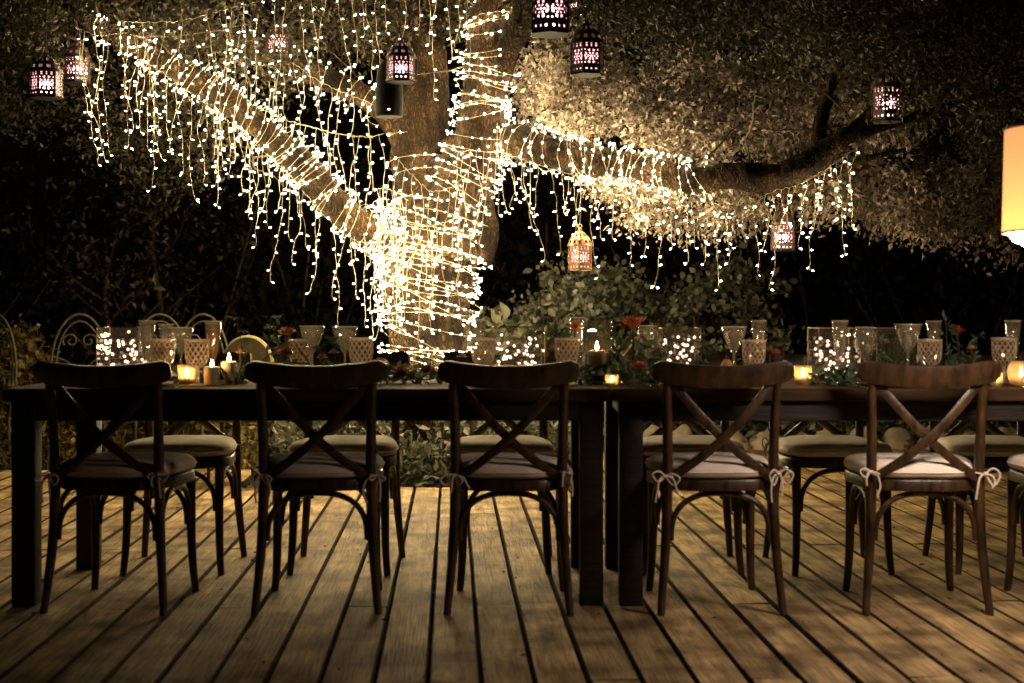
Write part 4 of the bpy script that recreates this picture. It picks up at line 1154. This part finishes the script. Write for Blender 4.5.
# pear and peach
pe = MB().lathe([(0, 0), (.018, .001), (.032, .014), (.037, .032), (.031, .052), (.019, .070), (.013, .084), (.007, .092), (0, .093)], 24, mod=lambda a, z: 1 + .04 * math.sin(a * 2 + 1))
proto('pear', [('flesh', pe.mesh('pear', M['fruit'], 'all')), ('stalk', MB().tube([(0, 0, .09), (.003, 0, .10), (.008, 0, .112)], .0018, 6).mesh('stalk', M['twig']))])
proto('peach', [('flesh', MB().lathe([(0, 0), (.018, .002), (.031, .014), (.035, .031), (.029, .050), (.014, .060), (.004, .057), (0, .055)], 24, mod=lambda a, z: 1 - .08 * max(0, math.cos(a)) ** 12).mesh('peach', M['fruit'], 'all'))])

# glass box with brass edges and a coil of fairy lights
FB = bpy.data.meshes.new('x')
FB = MB().lathe([(0, -.0055), (.0045, -.0028), (.0054, .001), (.0034, .0055), (0, .0068)], 8).mesh('bulb', M['fairy'])
def glass_box(label, lab2, px, ytop, wpx, D, dep, nb, seed, cyl=False):
    rd = random.Random(seed)
    x = tx(px, D); H = zt(ytop, D) - TT; w_ = wpx / F * D
    t = thing('glass_box_vase', label, 'vase', (x, D, TT), rd.uniform(-.06, .06), 'glass box vases')
    a, b2 = w_ / 2, dep / 2; th = .003
    for c, d in (((0, -b2, H / 2), (w_ - .008, th, H - .004)), ((0, b2, H / 2), (w_ - .008, th, H - .004)), ((-a, 0, H / 2), (th, dep - .008, H - .004)), ((a, 0, H / 2), (th, dep - .008, H - .004))):
        MB().box(c, d).build('pane', M['pane'], t)
    MB().box((0, 0, .003), (w_ - .008, dep - .008, .004)).build('base', M['pane'], t)
    mb = MB()
    for sx in (-1, 1):
        for sy in (-1, 1): mb.tube([(sx * a, sy * b2, 0), (sx * a, sy * b2, H)], .0022, 6)
    for zz in (.001, H):
        mb.tube([(-a, -b2, zz), (a, -b2, zz), (a, b2, zz), (-a, b2, zz)], .0018, 6, closed=True)
    mb.build('frame', M['brass'], t)
    if nb:
        f = thing('fairy_light_string', lab2, 'string lights', (x, D, TT + .008), 0, 'fairy lights inside glass boxes')
        pts = []; n = nb
        p = Vector((0, 0, .01))
        for i in range(n):
            z = .012 + (H * .80) * (i / n) ** 1.25 * rd.uniform(.75, 1.08)
            p = Vector((rd.uniform(-a * .85, a * .85), rd.uniform(-b2 * .8, b2 * .8), z)); pts.append(p)
        fine = [Vector(q) for q in catmull(pts, n * 5)]
        for q in fine: q.x = min(max(q.x, -a * .9), a * .9); q.y = min(max(q.y, -b2 * .88), b2 * .88); q.z = max(q.z, .004)
        MB().tube(fine, .0007, 4).build('wire', M['brass'], f)
        for q in pts:
            o = bpy.data.objects.new('bulb', FB); COL.objects.link(o); o.parent = f; o.location = q
            o.rotation_euler = (rd.uniform(0, 6), rd.uniform(0, 6), 0)
    return t
glass_box('brass-edged glass box before the scrolled iron chair', 'fairy lights in the glass box at the shadowy table end', 124, 327, 42, 5.6, .16, 46, 51)
glass_box('brass-edged glass box beside the flute under the trunk', 'fairy lights in the glass box beside the trunk', 518, 327, 50, 5.62, .17, 62, 52)
glass_box('brass-edged glass box next to the red protea', 'fairy lights in the glass box next to the protea', 679, 328, 38, 5.6, .16, 46, 53)
glass_box('brass-edged glass box ringed with greenery past the dark gap', 'fairy lights in the glass box ringed with greenery', 834, 328, 42, 5.5, .16, 52, 54)
glass_box('empty brass-edged glass box behind the coupe of peach petals', None, 893, 328, 40, 5.7, .16, 0, 55)

for px, D, s_, lb in [(455, 5.35, .72, 'tiny tealight glass between the roses and the chair before the trunk'), (612, 5.24, .72, 'tiny tealight glass on the joint of the two tables'), (706, 5.7, .75, 'tiny tealight glass beyond the protea glass box'), (252, 5.7, .75, 'tiny tealight glass before the sage padded chair'), (786, 5.6, .72, 'tiny tealight glass beyond the dark gap')]:
    place('tealight', 'votive', lb, 'candle', px, D, (s_, s_, s_ * .8), group='tealights')
for px, D, h_, lb in [(147, 5.42, 1, 'tall flute beside the shadowy fairy-light box'), (166, 5.78, .93, 'flute half hidden by the coupe near the iron chairs'),
                      (477, 5.62, 1.01, 'flute just past the wrapped trunk'), (577, 5.82, 1.05, 'flute behind the red blossom beside the hurricane candle'),
                      (759, 5.62, 1, 'flute standing behind the goblet next to the pear'), (840, 5.4, 1.0, 'flute in front of the greenery-ringed box'),
                      (934, 5.65, .99, 'flute behind the goblet under the lone dark lantern'), (1013, 5.5, 1.0, 'flute at the photo edge above the candle globe')]:
    place('champagne_flute', 'flute', lb, 'glass', px, D, (1, 1, h_), group='champagne flutes')
place('champagne_flute', 'pink_flute', 'flute filled with pink drink beside the twin pillar candles', 'glass', 213, 5.6, (1.1, 1.1, .99), group='champagne flutes')
for px, D, h_, lb in [(181, 5.65, .97, 'coupe behind the goblet at the shadowy end'), (312, 5.6, 1.0, 'coupe next to the geometric terrarium'), (345, 5.58, .99, 'coupe standing between terrarium and trunk'),
                      (734, 5.6, .99, 'wide coupe behind the orange pear'), (908, 5.35, 1.04, 'coupe with peach petals above it')]:
    place('coupe_glass', 'coupe', lb, 'glass', px, D, (1, 1, h_), group='coupe glasses')
place('wine_glass', 'wine', 'rounded wine glass beside the greenery-ringed fairy-light box', 'glass', 865, 5.45, (1, 1, 1.0), group='wine glasses')
place('wine_glass', 'wine', 'rounded wine glass behind the terrarium of the protea', 'glass', 648, 5.7, (1, 1, 1.02), group='wine glasses')
for px, D, s_, lb in [(163, 5.38, 1, 'rose cut-glass goblet holding an orange blossom'), (197, 5.27, 1.0, 'rose cut-glass goblet fully visible beside the bright votive'), (300, 5.5, .98, 'rose cut-glass goblet inside the terrarium’s slanted frame'.replace('’', "'")),
                      (361, 5.35, 1.03, 'rose cut-glass goblet in front of the bright trunk foot'), (483, 5.42, 1.02, 'rose cut-glass goblet in front of the flute by the trunk'), (567, 5.36, 1.02, 'rose cut-glass goblet with red blossom behind it'),
                      (754, 5.38, .98, 'rose cut-glass goblet beside the orange pear'), (930, 5.4, .99, 'rose cut-glass goblet on the rail of the brown-lit chair'), (1004, 5.45, 1.02, 'rose cut-glass goblet by the candle globe')]:
    place('cut_goblet', 'goblet', lb, 'glass', px, D, (s_, s_, s_), random.uniform(0, 1), group='cut-glass goblets')
for kind, px, D, s_, lb in [('votive', 187, 5.32, 1.0, 'lit votive glowing at the stem of the shadow-end goblet'), ('votive', 803, 5.35, .95, 'lit votive at the rim of the dark gap by the greenery'),
                            ('globe', 1021, 5.25, .9, 'bright candle globe at the photo edge'), ('votive', 996, 5.22, .7, 'tiny votive beside the candle globe')]:
    place('votive_candle', kind, lb, 'candle', px, D, (s_, s_, s_), group='votive candles')
place('pillar_candle', 'pillar', 'short lit pillar candle behind the cut goblet', 'candle', 212, 5.36, (1, 1, .8), group='pillar candles')
place('pillar_candle', 'pillar', 'lit pillar candle standing by the dark table gap', 'candle', 229, 5.42, (1, 1, 1), group='pillar candles')
place('hurricane_candle', 'hurricane', 'yellow pillar candle in a glass cylinder beside the protea', 'candle', 597, 5.5)
place('pear', 'pear', 'orange pear leaning on the rail of the fourth chair', 'fruit', 727, 5.22, (1.2, 1.2, 1.08), .5)
for px, D, lb in [(772, 5.3, 'peach beside the goblet and pear'), (992, 5.3, 'peach just before the edge goblet'), (876, 5.2, 'flattish peach behind the rail of the brown-lit chair')]:
    place('peach', 'peach', lb, 'fruit', px, D, (1, 1, 1), random.uniform(0, 6), z=TT, group='peaches on the table')

# plates, napkins and cutlery at each seat
seatn = [(-1.405, 'the shadowy bare end'), (-.69, 'the second chair from the bare end'), (-.006, 'the chair before the trunk'), (.722, 'the chair by the pear'), (1.452, 'the brown-lit chair'), (2.065, 'the cut-off edge chair')]
for x, nm in seatn:
    D = 5.235; px = 512 + x / D * F
    place('charger_plate', 'charger', 'pale charger plate in front of ' + nm, 'plate', px, D, group='charger plates')
    place('dinner_plate', 'plate', 'white plate on the charger in front of ' + nm, 'plate', px, D, (.92, .92, 1), z=TT + .008, group='dinner plates')
    place('napkin', 'napkin', 'folded napkin on the plate in front of ' + nm, 'napkin', px, D, rz=random.uniform(-.1, .1), z=TT + .019, group='folded napkins')
    for dx, kd in ((-.215, 'fork'), (-.185, 'fork'), (.188, 'knife')):
        place(kd, kd, ('inner ' if dx == -.185 else ('outer ' if kd == 'fork' else '')) + kd + ' laid beside the plate of ' + nm, 'cutlery', px + dx / D * F, D - .02, rz=random.uniform(-.08, .08), group=kd + 's at the settings')
for x, nm in [(-1.365, 'golden cushion chair'), (-.69, 'second far chair'), (-.05, 'far chair by the trunk'), (.724, 'far chair past the joint'), (1.315, 'far chair by the greenery'), (1.99, 'mostly hidden far chair')]:
    D = 5.81; px = 512 + x / D * F
    place('dinner_plate', 'plate', 'white plate on the far edge before the ' + nm, 'plate', px, D, group='dinner plates')
    place('napkin', 'napkin', 'folded napkin on the plate before the ' + nm, 'napkin', px, D, z=TT + .009, group='folded napkins')

# geometric terrariums
def terrarium(label, px, D, w_, h_):
    t = thing('geometric_terrarium', label, 'terrarium', (tx(px, D), D, TT), .2, 'geometric terrariums')
    b = [Vector((w_ * .38 * math.cos(2 * PI * k / 5), w_ * .38 * math.sin(2 * PI * k / 5), .003)) for k in range(5)]
    m = [Vector((w_ * .52 * math.cos(2 * PI * (k + .5) / 5), w_ * .52 * math.sin(2 * PI * (k + .5) / 5), h_ * .45)) for k in range(5)]
    tp = Vector((.02, 0, h_))
    fr, gl = MB(), MB()
    for k in range(5):
        n = (k + 1) % 5
        for a, c in ((b[k], b[n]), (b[k], m[k]), (b[n], m[k]), (m[k], m[n]), (m[k], tp)): fr.tube([a, c], .0038, 6)
        gl.add([b[k], b[n], m[k]], [(0, 1, 2)]); gl.add([b[n], m[n], m[k]], [(0, 1, 2)])
        if k != 3: gl.add([m[k], m[n], tp], [(0, 1, 2)])
    fr.build('frame', M['brass'], t); gl.build('glazing', M['pane'], t, smooth=False)
    return t
terrarium('brass-framed terrarium between pillar candles and coupes', 286, 5.5, .21, .17)
terrarium('brass-framed terrarium around the red protea', 636, 5.5, .20, .19)

# flowers
def petal_head(mb, c, r, n, layers, open_, z_up=1.0, seed=0, wf=.5):
    rd = random.Random(seed); c = Vector(c)
    for L_ in range(layers):
        k = n - L_ * 2
        for i in range(max(4, k)):
            a = 2 * PI * (i + .5 * L_) / max(4, k) + rd.uniform(-.12, .12); el = open_ + L_ * (1.35 - open_) / max(1, layers - 1) + rd.uniform(-.1, .1)
            d = Vector((math.cos(a) * math.cos(el), math.sin(a) * math.cos(el), math.sin(el) * z_up)); sd = Vector((-math.sin(a), math.cos(a), 0)); up = d.cross(sd) * -1
            l = r * (1 - .22 * L_ / layers) * rd.uniform(.9, 1.1); wv = l * wf
            vs = [c, c + d * l * .45 - sd * wv * .5 + up * l * .04, c + d * l * .5 + up * l * -.05, c + d * l * .45 + sd * wv * .5 + up * l * .04, c + d * l + up * l * .12]
            mb.add(vs, [(0, 1, 2), (0, 2, 3), (1, 4, 2), (2, 4, 3)])
def flower(name, label, px, py, D, r, mat, n, layers, op, stem=True, seed=0, wf=.5, lean=0, cat='flower', leaves=True, group='flowers on the table'):
    p = W(px, py, D); t = thing(name, label, cat, (p.x, p.y, TT), 0, group); h_ = p.z - TT
    mb = MB(); petal_head(mb, (0, 0, h_ - r * .25), r, n, layers, op, seed=seed, wf=wf); mb.build('blossom', mat, t, smooth='all')
    if h_ > .05:
        MB().tube(catmull([(lean, 0, .0), (lean * .6, .004, h_ * .5), (0, 0, h_ - r * .2)], 8), .004, 6).build('stem', M['twig'], t)
        if leaves:
            P = np.array([[rng.normal() * .018, rng.normal() * .018, h_ * rng.uniform(.25, .8)] for _ in range(14)])
            V, Fc = leaves_np(P, .042, .4, -.2); np_obj('foliage', V, Fc, M['leaf_green'], t)
    return t
flower('protea', 'large red protea standing in the terrarium', 633, 326, 5.42, .072, M['protea'], 20, 4, .85, seed=1, wf=.22)
flower('red_blossom', 'red blossom behind the cut goblet near the joint', 575, 327, 5.6, .045, M['protea'], 12, 3, .45, seed=2, wf=.35)
flower('red_blossom', 'bright red blossom alone beyond the brown-lit chair', 957, 331, 5.6, .042, M['red'], 12, 4, .5, seed=3, wf=.6, lean=.02)
flower('peach_rose', 'peach rose held above the coupe at the brass box', 908, 330, 5.62, .042, M['peach'], 11, 5, .4, seed=4, wf=.8)
flower('peach_rose', 'peach rose above the terrarium, beside a leafy sprig', 287, 332, 5.55, .040, M['peach'], 11, 5, .4, seed=5, wf=.85)
flower('peach_rose', 'orange rose low inside the terrarium', 285, 352, 5.42, .040, M['peach'], 11, 5, .3, seed=6, wf=.85)
flower('peach_rose', 'orange rose dropped into the cut goblet at the shadowy end', 163, 350, 5.38, .030, M['peach'], 10, 4, .3, stem=False, seed=7, wf=.85, leaves=False)
flower('peach_rose', 'plump orange rose lying at the foot of the lit trunk', 402, 373, 5.5, .055, M['peach'], 12, 6, .25, seed=8, wf=.9)
flower('peach_rose', 'dusky orange rose beside the plump one', 428, 370, 5.55, .048, M['peach'], 12, 6, .25, seed=9, wf=.9)
flower('peach_rose', 'orange rose half under the protea', 640, 366, 5.3, .040, M['peach'], 11, 5, .25, seed=10, wf=.85)
flower('peach_rose', 'small orange rose below the goblet before the trunk', 381, 362, 5.45, .034, M['peach'], 11, 5, .25, seed=12, wf=.85)

def greenery(label, px0, px1, D, n, h_=.06, size=.06, seed=0, tall=None):
    rd = random.Random(seed); x0, x1 = tx(px0, D), tx(px1, D); t = thing('greenery_garland', label, 'garland', ((x0 + x1) / 2, D, TT), 0, 'greenery on the table')
    hw = (x1 - x0) / 2; pts = [(-hw + 2 * hw * i / 9, rd.gauss(0, .03), .012 + abs(rd.gauss(0, .008))) for i in range(10)]
    st = MB().tube(catmull(pts, 30), .003, 5)
    P = np.array([[rng.uniform(-hw, hw), rng.normal() * .05, .012 + abs(rng.normal()) * h_ * .5] for _ in range(n)])
    if tall:
        for (px, py, lean) in tall:
            p = W(px, py, D); xx = p.x - (x0 + x1) / 2; hh_ = p.z - TT
            q = catmull([(xx - lean, 0, .01), (xx - lean * .4, .01, hh_ * .55), (xx, 0, hh_)], 14); st.tube(q, .0022, 5)
            P = np.concatenate([P, q[5:] + rng.normal(size=(9, 3)) * .008, q[5:] + rng.normal(size=(9, 3)) * .01])
    st.build('stem', M['twig'], t)
    V, Fc = leaves_np(P, size, .42, -.15); np_obj('foliage', V, Fc, M['leaf_green'], t)
    return t
greenery('leafy runner with roses at the foot of the trunk', 362, 452, 5.5, 130, .04, .042, seed=1)
greenery('leafy sprigs rising behind the terrarium', 262, 300, 5.62, 40, .05, .035, seed=2, tall=[(271, 316, .03), (276, 326, -.02), (236, 316, -.05)])
greenery('thick dark leaves massed below the protea', 604, 664, 5.4, 150, .09, .045, seed=3, tall=[(616, 340, -.03), (656, 345, .03)])
greenery('low leafy runner below the trunk-side glass box', 452, 548, 5.45, 110, .035, .036, seed=11)
greenery('low leafy runner around the hurricane candle', 548, 606, 5.42, 90, .05, .036, seed=12, tall=[(556, 334, .02)])
greenery('low leafy runner below the glass box next to the protea', 664, 730, 5.42, 90, .05, .036, seed=13, tall=[(704, 338, .02)])
greenery('low leafy runner between the pear and the dark gap', 730, 806, 5.5, 90, .045, .036, seed=14, tall=[(782, 332, -.02)])
greenery('low leafy runner behind the brown-lit chair rail', 870, 940, 5.45, 100, .05, .036, seed=15, tall=[(884, 336, .02)])
greenery('low leafy runner between terrarium and roses', 300, 362, 5.48, 80, .045, .036, seed=16, tall=[(326, 338, .02)])
for px, py, D, k, lb in [(334, 352, 5.42, 'white_petal', 'small cream blossom between the two coupes'), (322, 357, 5.3, 'peach', 'small orange blossom below the coupes'), (446, 367, 5.5, 'peach', 'small orange blossom at the runner end by the trunk'), (462, 356, 5.6, 'white_petal', 'small cream blossom beside the trunk-side flute'),
                         (553, 348, 5.5, 'protea', 'small dusky red blossom before the red-flowered goblet'), (610, 352, 5.42, 'white_petal', 'small cream blossom beside the hurricane candle'), (658, 350, 5.45, 'peach', 'small orange blossom at the terrarium edge'), (700, 350, 5.45, 'white_petal', 'small cream blossom past the protea glass box'),
                         (776, 352, 5.5, 'protea', 'small dusky red blossom past the pear goblet'), (872, 348, 5.5, 'peach', 'small orange blossom below the wine glass'), (886, 342, 5.55, 'white_petal', 'small cream blossom in front of the empty glass box'), (972, 348, 5.5, 'peach', 'small orange blossom under the lone red blossom'), (240, 352, 5.5, 'peach', 'small orange blossom past the twin pillar candles')]:
    flower('small_blossom', lb, px, py, D, .024, M[k], 9, 3, .35, seed=px, wf=.7, leaves=False, group='small blossoms in the runner')
greenery('long curved leaves leaning out of the trunk-side glass box', 500, 548, 5.6, 40, .05, .045, seed=4, tall=[(541, 318, -.06), (552, 328, -.05), (535, 330, .03)])
greenery('dark leaves ringing the fairy-light box past the gap', 806, 870, 5.36, 150, .045, .042, seed=5)
greenery('dark leaves under the lone red blossom', 940, 990, 5.55, 90, .07, .04, seed=6, tall=[(946, 318, -.02), (978, 335, .03)])
greenery('sparse leaf sprigs around the twin pillar candles', 176, 250, 5.45, 80, .035, .05, seed=7)
print('bulbs', NB[0], 'objects', len(bpy.data.objects))
